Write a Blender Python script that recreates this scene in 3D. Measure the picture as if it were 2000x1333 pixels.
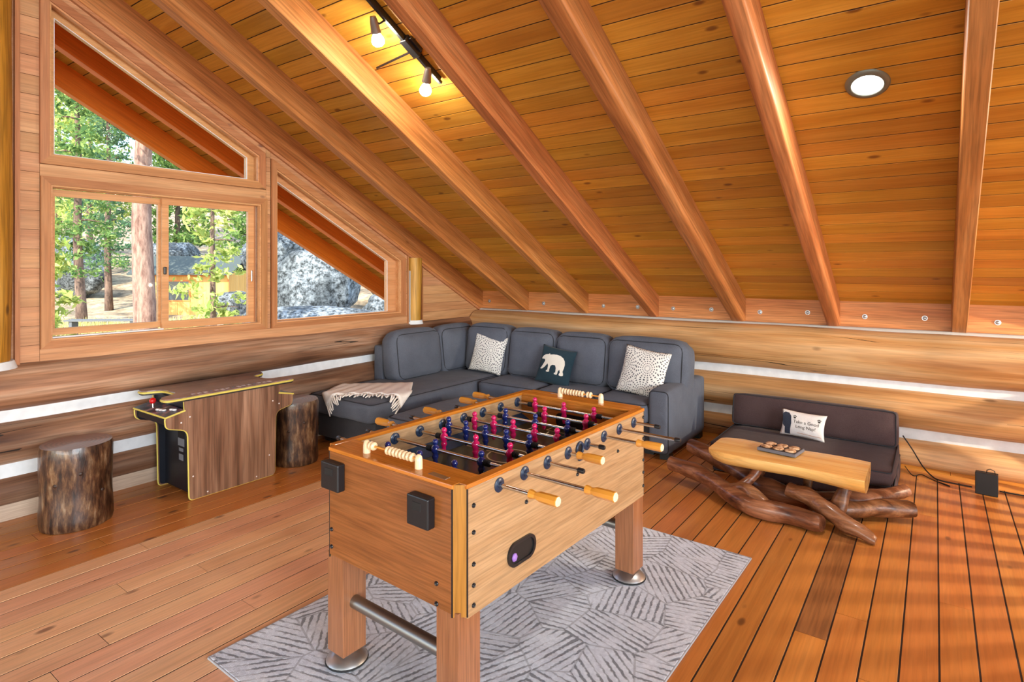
import bpy, bmesh, math, random
from mathutils import Vector, Matrix, noise
random.seed(7)
for o in list(bpy.data.objects): bpy.data.objects.remove(o)
SC = bpy.context.scene
COL = SC.collection
PI = math.pi

# ------------------------------------------------------------------ camera
CAMH = 1.65
cd = bpy.data.cameras.new('camera'); cam = bpy.data.objects.new('camera', cd); COL.objects.link(cam)
cam.location = (0, 0, CAMH); cam.rotation_euler = (PI/2, 0, 0.62507)
cd.sensor_width = 36; cd.lens = 1145.01/2000*36; cd.shift_y = -0.0712; cd.clip_end = 400; cd.clip_start = .05
SC.camera = cam
# ------------------------------------------------------------------ sky, sun, added fill lights
W = bpy.data.worlds.new('sky'); SC.world = W; W.use_nodes = True
nt = W.node_tree; bg = nt.nodes['Background']
sk = nt.nodes.new('ShaderNodeTexSky'); sk.sky_type = 'NISHITA'; sk.sun_disc = False
sk.sun_elevation = math.radians(48); sk.sun_rotation = math.radians(160); sk.air_density = 1.0; sk.dust_density = 1.0
nt.links.new(sk.outputs[0], bg.inputs[0]); bg.inputs[1].default_value = 0.40
def lamp(name, kind, loc, direc, energy, color=(1,1,1), **kw):
    d = bpy.data.lights.new(name, kind); d.energy = energy; d.color = color
    for k, v in kw.items(): setattr(d, k, v)
    o = bpy.data.objects.new(name, d); COL.objects.link(o); o.location = loc
    o.rotation_euler = Vector(direc).to_track_quat('-Z', 'Y').to_euler(); return o
lamp('sun', 'SUN', (0, -20, 30), (-0.30, 0.72, -0.62), 4.6, (1, .95, .86), angle=.01)
lamp('fill_light_rear', 'AREA', (0.8, -6.4, 2.6), (-.1, 1, -.02), 480, (.96, .98, 1), shape='RECTANGLE', size=9.0, size_y=3.4)  # added fill behind the camera for the eave wall, no window built
lamp('fill_light_side', 'AREA', (7.4, -1.2, 2.5), (-1, .25, -.02), 420, (.96, .98, 1), shape='RECTANGLE', size=5.0, size_y=3.6)  # added fill from the right for gable wall and sofa, no window built
VS = SC.view_settings; VS.view_transform = 'Standard'; VS.look = 'None'; VS.gamma = 1; VS.exposure = 1.15
VS.use_curve_mapping = False

# ------------------------------------------------------------------ materials
def rgb(r, g, b):
    f = lambda c: ((c/255+.055)/1.055)**2.4 if c > 10 else c/255/12.92
    return (f(r), f(g), f(b), 1)
MATS = {}
class NT:
    def __init__(s, name):
        s.m = bpy.data.materials.new(name); s.m.use_nodes = True; s.t = s.m.node_tree
        s.b = s.t.nodes['Principled BSDF']; MATS[name] = s.m
    def n(s, typ, **kw):
        nd = s.t.nodes.new('ShaderNode'+typ)
        for k, v in kw.items():
            if k.startswith('_'): nd.inputs[int(k[1:])].default_value = v
            else: setattr(nd, k, v)
        return nd
    def l(s, a, b): s.t.links.new(a, b)
    def math(s, op, a, b=None, c=None):
        nd = s.n('Math', operation=op)
        for i, x in enumerate((a, b, c)):
            if x is None: continue
            if isinstance(x, (int, float)): nd.inputs[i].default_value = x
            else: s.l(x, nd.inputs[i])
        return nd.outputs[0]
    def ramp(s, fac, stops):
        nd = s.n('ValToRGB'); cr = nd.color_ramp
        while len(cr.elements) < len(stops): cr.elements.new(.5)
        for e, (p, c) in zip(cr.elements, stops): e.position = p; e.color = c
        s.l(fac, nd.inputs[0]); return nd.outputs[0]
    def mix(s, fac, a, b, mode='MIX'):
        nd = s.n('Mix', data_type='RGBA', blend_type=mode)
        for i, x in ((0, fac), (6, a), (7, b)):
            if isinstance(x, (int, float, tuple)): nd.inputs[i].default_value = x
            else: s.l(x, nd.inputs[i])
        return nd.outputs[2]
    def bump(s, h, dist=.002, st=.5):
        nd = s.n('Bump'); nd.inputs['Strength'].default_value = st; nd.inputs['Distance'].default_value = dist
        s.l(h, nd.inputs['Height']); s.l(nd.outputs[0], s.b.inputs['Normal'])
    def set(s, **kw):
        for k, v in kw.items(): s.b.inputs[k.replace('_', ' ')].default_value = v
def plain(name, c, rough=.5, metal=0, spec=.5, emit=None, es=0, coat=0):
    N = NT(name); N.set(Base_Color=c, Roughness=rough, Metallic=metal); N.b.inputs['Specular IOR Level'].default_value = spec
    if coat: N.b.inputs['Coat Weight'].default_value = coat; N.b.inputs['Coat Roughness'].default_value = .1
    if emit: N.b.inputs['Emission Color'].default_value = emit; N.b.inputs['Emission Strength'].default_value = es
    return N.m
def coords(N, src, rnd=True, rot=None):
    if src == 'pos': v = N.n('NewGeometry').outputs['Position']
    elif src == 'gen': v = N.n('TexCoord').outputs['Generated']
    else: v = N.n('TexCoord').outputs['Object']
    if rot:
        mp = N.n('Mapping'); mp.inputs['Rotation'].default_value = rot; N.l(v, mp.inputs['Vector']); v = mp.outputs[0]
    if rnd:
        oi = N.n('ObjectInfo'); sc = N.n('VectorMath', operation='SCALE'); sc.inputs[0].default_value = (17.3, 23.1, 31.7)
        N.l(oi.outputs['Random'], sc.inputs['Scale']); ad = N.n('VectorMath', operation='ADD')
        N.l(v, ad.inputs[0]); N.l(sc.outputs[0], ad.inputs[1]); v = ad.outputs[0]
        return v, oi.outputs['Random']
    return v, None
def scaled(N, v, s):
    m = N.n('VectorMath', operation='MULTIPLY'); m.inputs[1].default_value = s; N.l(v, m.inputs[0]); return m.outputs[0]
def wood(name, dark, mid, light, axis='Y', src='pos', rot=None, g=1.0, knots=.5, var=.25, rough=.45, streak=.35, bump=.3, knotc=None, coat=0, cracks=0, blotch=0, hue=.012, spec=.4, con=.65, ks=1.0, kr=1.0):
    """lumber: bands of growth rings drawn out along one axis, fine pores, knots, a tone of its own per piece"""
    N = NT(name); v, r = coords(N, src, True, rot)
    ax = 'XYZ'.index(axis)
    dark = tuple(m_+(d_-m_)*con for d_, m_ in zip(dark, mid)); light = tuple(m_+(d_-m_)*con for d_, m_ in zip(light, mid))
    def s3(a, l): return tuple(l if i == ax else a for i in range(3))
    no = N.n('TexNoise', _2=1.0, _3=3.0, _4=.55); no.inputs['Distortion'].default_value = .5; N.l(scaled(N, v, s3(13*g, .9*g)), no.inputs['Vector'])
    fi = N.n('TexNoise', _2=1.0, _3=2.0, _4=.6); N.l(scaled(N, v, s3(95*g, 3.4*g)), fi.inputs['Vector'])
    col = N.ramp(no.outputs[0], [(.28, dark), (.48, mid), (.72, light)])
    st = N.ramp(fi.outputs[0], [(.3, (1-streak, 1-streak, 1-streak, 1)), (.62, (1.06, 1.06, 1.06, 1))])
    col = N.mix(1.0, col, st, 'MULTIPLY')
    if blotch:
        bl = N.n('TexNoise', _2=1.0, _3=3.0); N.l(scaled(N, v, s3(3.0*g, .9*g)), bl.inputs['Vector'])
        col = N.mix(blotch, col, N.ramp(bl.outputs[0], [(.35, rgb(120, 112, 108)), (.65, (1, 1, 1, 1))]), 'MULTIPLY')
    if knots:
        vo = N.n('TexVoronoi', feature='F1', _2=1.0); N.l(scaled(N, v, s3(5.2*g*ks, 1.7*g*ks*1.4)), vo.inputs['Vector'])
        k = N.ramp(vo.outputs['Distance'], [(.0, (1, 1, 1, 1)), (.055*kr, (.9, .9, .9, 1)), (.10*kr, (0, 0, 0, 1))])
        wn = N.n('TexWhiteNoise', noise_dimensions='3D'); N.l(vo.outputs['Position'], wn.inputs['Vector'])
        kk = N.math('MULTIPLY', k, N.math('LESS_THAN', wn.outputs[0], knots))
        col = N.mix(N.math('MULTIPLY', kk, .85), col, knotc or tuple(c*.28 for c in dark[:3])+(1,))
    if cracks:
        cr = N.n('TexNoise', _2=1.0, _3=1.0); N.l(scaled(N, v, s3(9, .16)), cr.inputs['Vector'])
        a = N.math('ABSOLUTE', N.math('SUBTRACT', cr.outputs[0], .5))
        c2 = N.n('TexNoise', _2=1.0, _3=1.0); N.l(scaled(N, v, s3(2.0, .35)), c2.inputs['Vector'])
        kk = N.math('MULTIPLY', N.math('LESS_THAN', a, .0028), N.math('GREATER_THAN', c2.outputs[0], .60-cracks*.1))
        col = N.mix(kk, col, (.02, .012, .008, 1))
    if var:
        hs = N.n('HueSaturation'); N.l(col, hs.inputs['Color'])
        N.l(N.math('MULTIPLY_ADD', r, var, 1-var/2), hs.inputs['Value'])
        wn2 = N.n('TexWhiteNoise', noise_dimensions='1D'); N.l(r, wn2.inputs['W'])
        N.l(N.math('MULTIPLY_ADD', wn2.outputs[0], hue, .5-hue/2), hs.inputs['Hue']); col = hs.outputs[0]
    N.l(col, N.b.inputs['Base Color']); N.set(Roughness=rough); N.b.inputs['Specular IOR Level'].default_value = spec
    if coat: N.b.inputs['Coat Weight'].default_value = coat; N.b.inputs['Coat Roughness'].default_value = .12
    if bump: N.bump(fi.outputs[0], .0015, bump)
    return N.m
def fabric(name, a, b, scale=260, rough=.95, bump=.5, wr=1.0):
    N = NT(name); v, _ = coords(N, 'obj', False)
    n1 = N.n('TexNoise', _2=scale, _3=2.0); N.l(v, n1.inputs['Vector'])
    n2 = N.n('TexNoise', _2=5.0, _3=3.0); N.l(v, n2.inputs['Vector'])
    w = N.math('ADD', N.math('MULTIPLY', n1.outputs[0], .6), N.math('MULTIPLY', n2.outputs[0], .4))
    N.l(N.ramp(w, [(.35, a), (.65, b)]), N.b.inputs['Base Color']); N.set(Roughness=rough); N.b.inputs['Specular IOR Level'].default_value = .15
    N.b.inputs['Sheen Weight'].default_value = .08
    n3 = N.n('TexNoise', _2=3.4, _3=2.0); n3.inputs['Distortion'].default_value = 1.2; N.l(v, n3.inputs['Vector'])
    h = N.math('ADD', N.math('MULTIPLY', n1.outputs[0], .05), N.math('MULTIPLY', n3.outputs[0], wr)); N.bump(h, .03, bump)
    return N.m

R28 = math.atan(.5367)
M = {}
M['ceil'] = wood('ceiling_pine', rgb(170, 106, 26), rgb(198, 138, 48), rgb(218, 162, 70), 'X', knots=.36, ks=1.7, kr=1.6, con=.5, var=.34, streak=.12, rough=.42, knotc=rgb(104, 54, 22), hue=.014, g=.9)
M['raft'] = wood('rafter_fir', rgb(140, 76, 36), rgb(178, 112, 60), rgb(206, 144, 90), 'Y', src='obj', knots=.22, var=.28, streak=.36, rough=.5, g=.8, knotc=rgb(100, 50, 24), hue=.016)
M['floor'] = wood('floor_fir', rgb(166, 92, 38), rgb(198, 124, 58), rgb(218, 148, 80), 'Y', knots=.4, ks=1.6, kr=1.7, con=.4, var=.20, streak=.12, rough=.33, coat=.12, knotc=rgb(96, 54, 30), hue=.012)
M['floorp'] = wood('floor_fir_pale', rgb(210, 150, 106), rgb(234, 180, 136), rgb(244, 198, 158), 'Y', knots=.45, ks=1.7, kr=1.9, con=.4, var=.16, streak=.14, rough=.42, knotc=rgb(120, 76, 56), hue=.02)  # paler planks, brighter light on this floor area partly put into their colour
M['floord'] = wood('floor_fir_worn', rgb(126, 78, 38), rgb(154, 98, 50), rgb(176, 120, 66), 'Y', knots=.1, var=.05, streak=.3, rough=.5)
M['floorx'] = wood('floor_border_fir', rgb(196, 122, 44), rgb(216, 146, 62), rgb(226, 162, 84), 'X', knots=.1, var=.1, streak=.2, rough=.35)
M['logg'] = wood('log_grey_brown', rgb(118, 76, 50), rgb(168, 122, 90), rgb(200, 166, 138), 'Y', src='pos', knots=.18, var=.2, streak=.34, con=1.1, rough=.6, cracks=1, blotch=.8, bump=.6, g=.7)
M['loge'] = wood('log_honey', rgb(178, 112, 60), rgb(216, 160, 106), rgb(234, 194, 150), 'X', src='pos', knots=.14, var=.12, streak=.22, con=.8, rough=.55, cracks=1, blotch=.4, bump=.6, g=.7)
M['post'] = wood('post_peeled', rgb(140, 88, 24), rgb(186, 128, 42), rgb(206, 160, 84), 'Z', src='pos', knots=.4, var=.1, streak=.45, rough=.5, g=.8, knotc=rgb(60, 40, 22))
M['panel'] = wood('panel_cedar', rgb(164, 110, 70), rgb(190, 138, 96), rgb(206, 160, 118), 'Y', knots=.3, var=.2, streak=.2, rough=.5, knotc=rgb(104, 66, 60))
M['case'] = wood('casing_cedar', rgb(152, 94, 54), rgb(176, 118, 74), rgb(190, 138, 94), 'Y', knots=.12, var=.12, streak=.18, rough=.5)
M['casez'] = wood('casing_cedar_upright', rgb(152, 94, 54), rgb(176, 118, 74), rgb(190, 138, 94), 'Z', knots=.1, var=.12, streak=.18, rough=.5)
M['sash'] = wood('sash_fir', rgb(180, 122, 74), rgb(202, 146, 96), rgb(214, 164, 116), 'Y', knots=0, var=.06, streak=.14, rough=.45)
M['plate'] = wood('plate_fir', rgb(180, 108, 54), rgb(202, 134, 76), rgb(218, 156, 100), 'X', knots=.3, var=.1, streak=.35, rough=.5, knotc=rgb(130, 66, 44))
M['out_raft'] = wood('outer_rafter_stain', rgb(214, 98, 22), rgb(230, 114, 30), rgb(238, 128, 44), 'Y', src='obj', knots=.2, var=.06, streak=.15, rough=.55, g=.8)
def chinkmat():
    N = NT('chinking'); v, _ = coords(N, 'pos', False)
    n = N.n('TexNoise', _2=14.0, _3=4.0); N.l(v, n.inputs['Vector'])
    N.l(N.ramp(n.outputs[0], [(.3, rgb(214, 218, 222)), (.7, rgb(228, 232, 236))]), N.b.inputs['Base Color']); N.set(Roughness=.85); N.bump(n.outputs[0], .004, .5); return N.m
M['chink'] = chinkmat()
M['grout'] = plain('grey_grout', rgb(176, 170, 164), .9)
M['black'] = plain('black_plastic', rgb(22, 24, 28), .35)
M['blacks'] = plain('black_satin', rgb(16, 16, 18), .5)
M['steel'] = plain('steel', rgb(190, 192, 196), .22, 1)
M['zinc'] = plain('zinc_bolt', rgb(180, 186, 192), .4, .9)
M['rubber'] = plain('rubber', rgb(20, 20, 22), .7)
M['white'] = plain('white_vinyl', rgb(226, 230, 234), .4)

# ------------------------------------------------------------------ mesh helpers
class MB:
    def __init__(s): s.v = []; s.f = []
    def add(s, vs, fs, mt=None):
        k = len(s.v); s.v += [tuple((mt @ Vector(p)) if mt else p) for p in vs]; s.f += [tuple(i+k for i in f) for f in fs]; return s
    def box(s, x0, x1, y0, y1, z0, z1, mt=None):
        return s.add([(x0,y0,z0),(x1,y0,z0),(x1,y1,z0),(x0,y1,z0),(x0,y0,z1),(x1,y0,z1),(x1,y1,z1),(x0,y1,z1)],
                     [(3,2,1,0),(4,5,6,7),(0,1,5,4),(1,2,6,5),(2,3,7,6),(3,0,4,7)], mt)
    def bbox(s, x0, x1, y0, y1, z0, z1, b=.004, seg=2, mt=None):
        bm = bmesh.new(); bmesh.ops.create_cube(bm, size=1)
        for q in bm.verts: q.co = Vector(((x0+x1)/2+q.co.x*(x1-x0), (y0+y1)/2+q.co.y*(y1-y0), (z0+z1)/2+q.co.z*(z1-z0)))
        bmesh.ops.bevel(bm, geom=list(bm.edges), offset=b, segments=seg, profile=.5, affect='EDGES')
        return s.bm(bm, mt)
    def bm(s, bm, mt=None):
        bm.verts.index_update(); vs = [tuple(q.co) for q in bm.verts]; fs = [tuple(q.index for q in f.verts) for f in bm.faces]; bm.free(); return s.add(vs, fs, mt)
    def prism(s, poly, a0, a1, axis='X', mt=None):
        """polygon in the two other axes (cyclic order kept: X->(y,z), Y->(x,z), Z->(x,y)) extruded"""
        n = len(poly)
        def P(a, p): return (a, p[0], p[1]) if axis == 'X' else ((p[0], a, p[1]) if axis == 'Y' else (p[0], p[1], a))
        vs = [P(a0, p) for p in poly]+[P(a1, p) for p in poly]
        fs = [tuple(range(n-1, -1, -1)), tuple(range(n, 2*n))]+[(i, (i+1) % n, n+(i+1) % n, n+i) for i in range(n)]
        return s.add(vs, fs, mt)
    def cyl(s, p, q, r0, r1=None, seg=16, caps=True):
        return s.tube([p, q], [r0, r0 if r1 is None else r1], seg, caps)
    def tube(s, pts, rad, seg=8, caps=True, closed=False):
        pts = [Vector(p) for p in pts]; n = len(pts)
        if isinstance(rad, (int, float)): rad = [rad]*n
        k = len(s.v); up = None
        for i, p in enumerate(pts):
            if closed: t = pts[(i+1) % n]-pts[i-1]
            else: t = pts[min(i+1, n-1)]-pts[max(i-1, 0)]
            t.normalize()
            if up is None:
                a = Vector((0, 0, 1)) if abs(t.z) < .9 else Vector((1, 0, 0)); up = (a-t*a.dot(t)).normalized()
            else:
                up = up-t*up.dot(t)
                up = up.normalized() if up.length > 1e-6 else t.orthogonal().normalized()
            b = t.cross(up)
            for j in range(seg):
                an = 2*PI*j/seg; s.v.append(tuple(p+(up*math.cos(an)+b*math.sin(an))*rad[i]))
        m = n if closed else n-1
        for i in range(m):
            for j in range(seg):
                a = k+i*seg; c = k+((i+1) % n)*seg
                s.f.append((a+j, a+(j+1) % seg, c+(j+1) % seg, c+j))
        if caps and not closed:
            s.f.append(tuple(k+j for j in range(seg-1, -1, -1))); s.f.append(tuple(k+(n-1)*seg+j for j in range(seg)))
        return s
    def lathe(s, prof, seg=16, mt=None, capb=True, capt=True):
        vs = []; fs = []
        for r, z in prof:
            for j in range(seg): vs.append((r*math.cos(2*PI*j/seg), r*math.sin(2*PI*j/seg), z))
        for i in range(len(prof)-1):
            for j in range(seg): fs.append((i*seg+j, i*seg+(j+1) % seg, (i+1)*seg+(j+1) % seg, (i+1)*seg+j))
        if capb: fs.append(tuple(range(seg-1, -1, -1)))
        if capt: fs.append(tuple((len(prof)-1)*seg+j for j in range(seg)))
        return s.add(vs, fs, mt)
    def mesh(s, name, mat, smooth=None):
        me = bpy.data.meshes.new(name); me.from_pydata(s.v, [], s.f); me.materials.append(MATS[mat] if isinstance(mat, str) else mat)
        if smooth is not None:
            me.shade_smooth()
            if smooth < 3: me.set_sharp_from_angle(angle=smooth)
        return me
    def obj(s, name, mat, parent=None, smooth=None, **kw):
        return link(name, s.mesh(name, mat, smooth), parent, **kw)
def link(name, me, parent=None, **kw):
    o = bpy.data.objects.new(name, me); COL.objects.link(o)
    if parent is not None: o.parent = parent
    for k, v in kw.items():
        if k in ('location', 'rotation_euler', 'scale'): setattr(o, k, v)
        else: o[k] = v
    return o
def under(parent, o):
    """keep world-space coordinates of o although its thing stands elsewhere"""
    o.parent = parent; L, Rm = Vector(parent.location), parent.rotation_euler.to_matrix().to_4x4()
    o.matrix_parent_inverse = (Matrix.Translation(L) @ Rm).inverted(); return o
def thing(name, label, cat, loc=(0,0,0), rz=0, group=None):
    o = bpy.data.objects.new(name, None); COL.objects.link(o); o.location = loc; o.rotation_euler = (0,0,rz); o.empty_display_size = .1
    o['label'] = label; o['category'] = cat
    if group: o['group'] = group
    return o
def tag(o, label, cat, group=None):
    o['label'] = label; o['category'] = cat
    if group: o['group'] = group
    return o
def struct(o): o['kind'] = 'structure'; return o
def W_(mb, name, mat, par, smooth=None, **kw):
    """mesh given in world coordinates, child of a thing that stands somewhere"""
    return under(par, mb.obj(name, mat, None, smooth, **kw))
def softbox(sx, sy, sz, r=.05, puff=.02, cuts=7, seed=0, wob=.0):
    bm = bmesh.new(); bmesh.ops.create_cube(bm, size=2)
    bmesh.ops.subdivide_edges(bm, edges=list(bm.edges), cuts=cuts, use_grid_fill=True)
    S = Vector((sx/2, sy/2, sz/2)); r = min(r, min(S)*.98)
    for q in bm.verts:
        u = q.co.copy()
        # bunch rows towards the edges so the rounding is resolved
        w = Vector([math.copysign(abs(c)**.72, c) for c in u])
        p = Vector((w.x*S.x, w.y*S.y, w.z*S.z))
        inn = Vector([max(-S[i]+r, min(S[i]-r, p[i])) for i in range(3)])
        d = p-inn
        if d.length > 1e-9:
            # face points keep their plane, corner points go on the rounding
            d = d.normalized()*r
            p = inn+d
        for i in range(3):
            if abs(u[i]) > .999:
                a, b = u[(i+1) % 3], u[(i+2) % 3]
                p[i] += math.copysign(puff*(1-a*a)*(1-b*b), u[i])
        if wob: p += Vector(noise.noise_vector(p*6+Vector((seed*3.1, 7, 1))))*wob
        q.co = p
    return bm
def rrect(w, h, r, n=4):
    pts = []
    for cx, cy, a0 in ((w/2-r, h/2-r, 0), (-w/2+r, h/2-r, 90), (-w/2+r, -h/2+r, 180), (w/2-r, -h/2+r, 270)):
        for i in range(n+1):
            a = math.radians(a0+90*i/n); pts.append((cx+r*math.cos(a), cy+r*math.sin(a)))
    return pts
def rounded(poly, rads, n=4):
    """polygon with filleted corners"""
    out = []; m = len(poly)
    for i in range(m):
        p = Vector(poly[i]); r = rads[i] if not isinstance(rads, (int, float)) else rads
        if r <= 0: out.append(tuple(p)); continue
        a = (Vector(poly[i-1])-p); b = (Vector(poly[(i+1) % m])-p)
        r = min(r, a.length*.45, b.length*.45); a.normalize(); b.normalize()
        for k in range(n+1):
            t = k/n; out.append(tuple(p+a*r*(1-t)**2+b*r*t**2))
    return out
# ------------------------------------------------------------------ room shell
SL = .5367; CA = math.cos(R28); SA = math.sin(R28)
def zraf(y): return 1.10+(6.1-y)*SL        # underside of rafters
def zcei(y): return 1.35+(6.1-y)*SL        # underside of ceiling boards
plain('subfloor', rgb(44, 24, 10), .9)
floor = struct(MB().box(-5.3, 3.2, -3.0, 6.25, -.2, -.0026).obj('floor', 'subfloor'))
PW = .134
def plank_mesh(name, mat, w=PW-.0075, t=.022, c=.0009, axis='Y'):
    pr = [(-w/2, -t), (w/2, -t), (w/2, -c), (w/2-c, 0), (-w/2+c, 0), (-w/2, -c)]
    if axis == 'Y': return MB().prism([(a, b) for a, b in pr][::-1], -.5, .5, 'Y').mesh(name, mat)
    return MB().prism(pr, -.5, .5, 'X').mesh(name, mat)
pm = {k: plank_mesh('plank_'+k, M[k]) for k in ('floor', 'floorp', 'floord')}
x = -.1195-PW*37+PW/2
rp = random.Random(11)
while x < 2.95:
    y = -3.0+rp.random()*2.0-1.9; worn = abs(x+.40) < PW/2; ends = [.3, 2.92, 4.6, 5.66] if worn else None
    while y < 5.655:
        ln = rp.choice((1.9, 2.5, 3.1, 3.7)); y1 = y+ln
        if y1 > 5.1: y1 = 5.66
        if worn: y1 = ends.pop(0)
        a, b = max(y, -3.0), y1
        if b-a > .05:
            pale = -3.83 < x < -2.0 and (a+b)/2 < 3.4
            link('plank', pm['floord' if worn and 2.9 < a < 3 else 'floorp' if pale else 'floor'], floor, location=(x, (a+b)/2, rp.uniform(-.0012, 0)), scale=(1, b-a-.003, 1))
        y = y1
    x += PW
bmesh_b = plank_mesh('border_plank', M['floorx'], w=.155, axis='X')
for j, yy in enumerate((5.74, 5.90, 6.06)):
    for x0, x1 in ((-5.0, -2.6), (-2.6, .1), (.1, 2.9)) if j % 2 else ((-5.0, -3.4), (-3.4, -.7), (-.7, 2.9)):
        link('border_plank', bmesh_b, floor, location=((x0+x1)/2, yy, 0), scale=(x1-x0-.003, 1, 1))

# ceiling ------------------------------------------------------------
plain('roof_deck', rgb(50, 28, 12), .9)
L_SL = 6.95/CA
deck = MB()
deck.prism([(7.0, zcei(7.0)+.0035), (7.0, zcei(7.0)+.18), (-.8, zcei(-.8)+.18), (-.8, zcei(-.8)+.0035)], -6.75, 8.5, 'X')
deck.prism([(-.8, zcei(-.8)+.03), (-.8, zcei(-.8)+.18), (-7.4, zcei(5.8)+.18), (-7.4, zcei(5.8)+.03)], -6.75, 8.5, 'X')
ceiling = struct(deck.obj('ceiling', 'roof_deck'))
BW = .1385
w = BW-.0072; c = .0012
cm = MB().prism([(-w/2, .022), (-w/2, c), (-w/2+c, 0), (w/2-c, 0), (w/2, c), (w/2, .022)], -.5, .5, 'X').mesh('ceiling_board', M['ceil'])
rc = random.Random(5); s = -.9
cuts = [-4.93, -4.19, -3.34, -2.48, -1.6, -.756, .16, 1.03, 1.9]
while s < L_SL:
    inside = s > -.1
    js = sorted(rc.sample(cuts[1:-1], 2 if rc.random() < .6 else 1)) if inside else []
    xs = [-6.7]+js+[2.6]
    for a, b in zip(xs, xs[1:]):
        link('ceiling_board', cm, ceiling, location=((a+b)/2, 6.1-(s+BW/2)*CA, 1.35+(s+BW/2)*SA), rotation_euler=(-R28, 0, 0), scale=(b-a-.002, 1, 1))
    s += BW
def rafter(x0, x1, mat, bev=.005, y_end=0.0, name='rafter'):
    dp = .25*CA; L = (6.1+.8)/CA; e = y_end/CA
    m = MB().prism([(-L, 0), (e, 0), (e-dp*SL, dp), (-L, dp)], 0, x1-x0, 'X')
    bm = bmesh.new(); vs = [bm.verts.new(p) for p in m.v]; [bm.faces.new([vs[i] for i in f]) for f in m.f]
    bm.edges.ensure_lookup_table()
    ed = [q for q in bm.edges if abs(q.verts[0].co.z) < 1e-6 and abs(q.verts[1].co.z) < 1e-6 and abs(q.verts[0].co.x-q.verts[1].co.x) < 1e-6]
    bmesh.ops.bevel(bm, geom=ed, offset=bev, segments=3 if bev > .01 else 1, profile=.5, affect='EDGES')
    return MB().bm(bm).obj(name, M[mat], ceiling, .6, location=(x0, 6.1, 1.10), rotation_euler=(-R28, 0, 0))
for x0, x1, bv in ((-4.98, -4.88, .004), (-4.235, -4.14, .005), (-3.385, -3.295, .005), (-2.53, -2.435, .006), (-1.665, -1.53, .03), (-.808, -.703, .018), (.11, .212, .005), (.98, 1.08, .005), (1.85, 1.95, .005)):
    rafter(x0, x1, 'raft', bv)
for x0, x1 in ((-5.87, -5.78), (-6.66, -6.57)): rafter(x0, x1, 'out_raft', .003, .8, 'outer_rafter')
MB().prism([(6.1, zraf(6.1)-.028), (6.1, zraf(6.1)), (-.8, zraf(-.8)), (-.8, zraf(-.8)-.028)], -4.925, -4.895, 'X').obj('rafter_moulding', M['case'], ceiling)

# gable wall (left) ---------------------------------------------------
XA, XB = -5.085, -4.945
g = MB()
for poly in ([(-1.2, .9), (1.38, .9), (1.38, zcei(1.38)), (-.8, zcei(-.8)), (-1.2, zcei(-.4))],
             [(1.38, .9), (6.2, .9), (6.2, 1.13), (1.38, 1.13)],
             [(1.38, 2.25), (2.965, 2.25), (2.965, 2.385), (1.38, 2.385)],
             [(2.965, 1.13), (3.085, 1.13), (3.085, zcei(3.085)), (2.965, zcei(2.965))],
             [(4.675, 1.13), (6.2, 1.13), (6.2, zcei(6.2)), (4.675, zcei(4.675))],
             [(1.38, 3.51), (2.965, 2.66), (2.965, zcei(2.965)), (1.38, zcei(1.38))],
             [(3.085, 2.59), (4.675, 1.745), (4.675, zcei(4.675)), (3.085, zcei(3.085))]):
    g.prism(poly, XA, XB, 'X')
wall_left = struct(g.obj('wall_left', M['panel']))
def clip(poly, a, b, cc):
    """keep a*y+b*z<=c"""
    out = []
    for i in range(len(poly)):
        p, q = poly[i-1], poly[i]; dp, dq = a*p[0]+b*p[1]-cc, a*q[0]+b*q[1]-cc
        if (dp <= 0) != (dq <= 0):
            t = dp/(dp-dq); out.append((p[0]+(q[0]-p[0])*t, p[1]+(q[1]-p[1])*t))
        if dq <= 0: out.append(q)
    return out
def board(poly, name='panel_board', mat='panel', x0=-4.945, x1=-4.925, par=None):
    return MB().prism(poly, x0, x1, 'X').obj(name, M[mat], par or wall_left)
def rows(y0, y1, z0, pitch=.13):
    z = z0
    while True:
        pl = [(y0, z+.0016), (y1, z+.0016), (y1, z+pitch-.0016), (y0, z+pitch-.0016)]
        pl = clip(pl, SL, 1, zraf(0)-.004)
        if len(pl) < 3: break
        board(pl); z += pitch
rows(1.243, 1.349, 1.0); rows(3.009, 3.051, 1.099); rows(4.724, 4.762, 1.099); rows(5.012, 6.08, 1.02, .105); rows(-1.0, .88, 1.0)
board([(1.351, 1.0), (4.762, 1.0), (4.762, 1.098), (1.351, 1.098)], 'sill_board')
board([(1.351, 2.279), (3.007, 2.279), (3.007, 2.360), (1.351, 2.360)], 'mullion_board')
board([(1.351, 3.572), (2.989, 2.693), (3.007, 2.693), (3.007, zraf(3.007)-.004), (1.351, zraf(1.351)-.004)], 'raking_board')
board([(3.053, 2.655), (4.722, 1.765), (4.722, zraf(4.722)-.004), (3.053, zraf(3.053)-.004)], 'raking_board')
board([(1.214, 1.0), (1.241, 1.0), (1.241, zraf(1.24)), (1.214, zraf(1.214))], 'corner_batten', 'casez', -4.945, -4.908)
board([(4.763, 1.0), (4.778, 1.0), (4.778, zraf(4.778)), (4.763, zraf(4.763))], 'corner_batten', 'casez', -4.945, -4.912)
board([(4.998, 1.0), (5.011, 1.0), (5.011, zraf(5.011)), (4.998, zraf(4.998))], 'corner_batten', 'casez', -4.945, -4.912)
def post(y, r, z0, z1, x=-4.93):
    m = MB(); n = 14; pts = []; rad = []
    for i in range(n+1):
        z = z0+(z1-z0)*i/n; pts.append((x+.006*math.sin(z*5), y+.006*math.sin(z*3.3+1), z)); rad.append(r*(1+.03*noise.noise(Vector((y*9, 3, z*4)))))
    m.tube(pts, rad, 20); return m
post(1.055, .148, 1.04, 4.3, -4.93).obj('log_post', M['post'], wall_left, 1.0)
post(4.888, .098, 1.03, zraf(4.8)-.03, -4.955).obj('log_post', M['post'], wall_left, 1.0)
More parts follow.
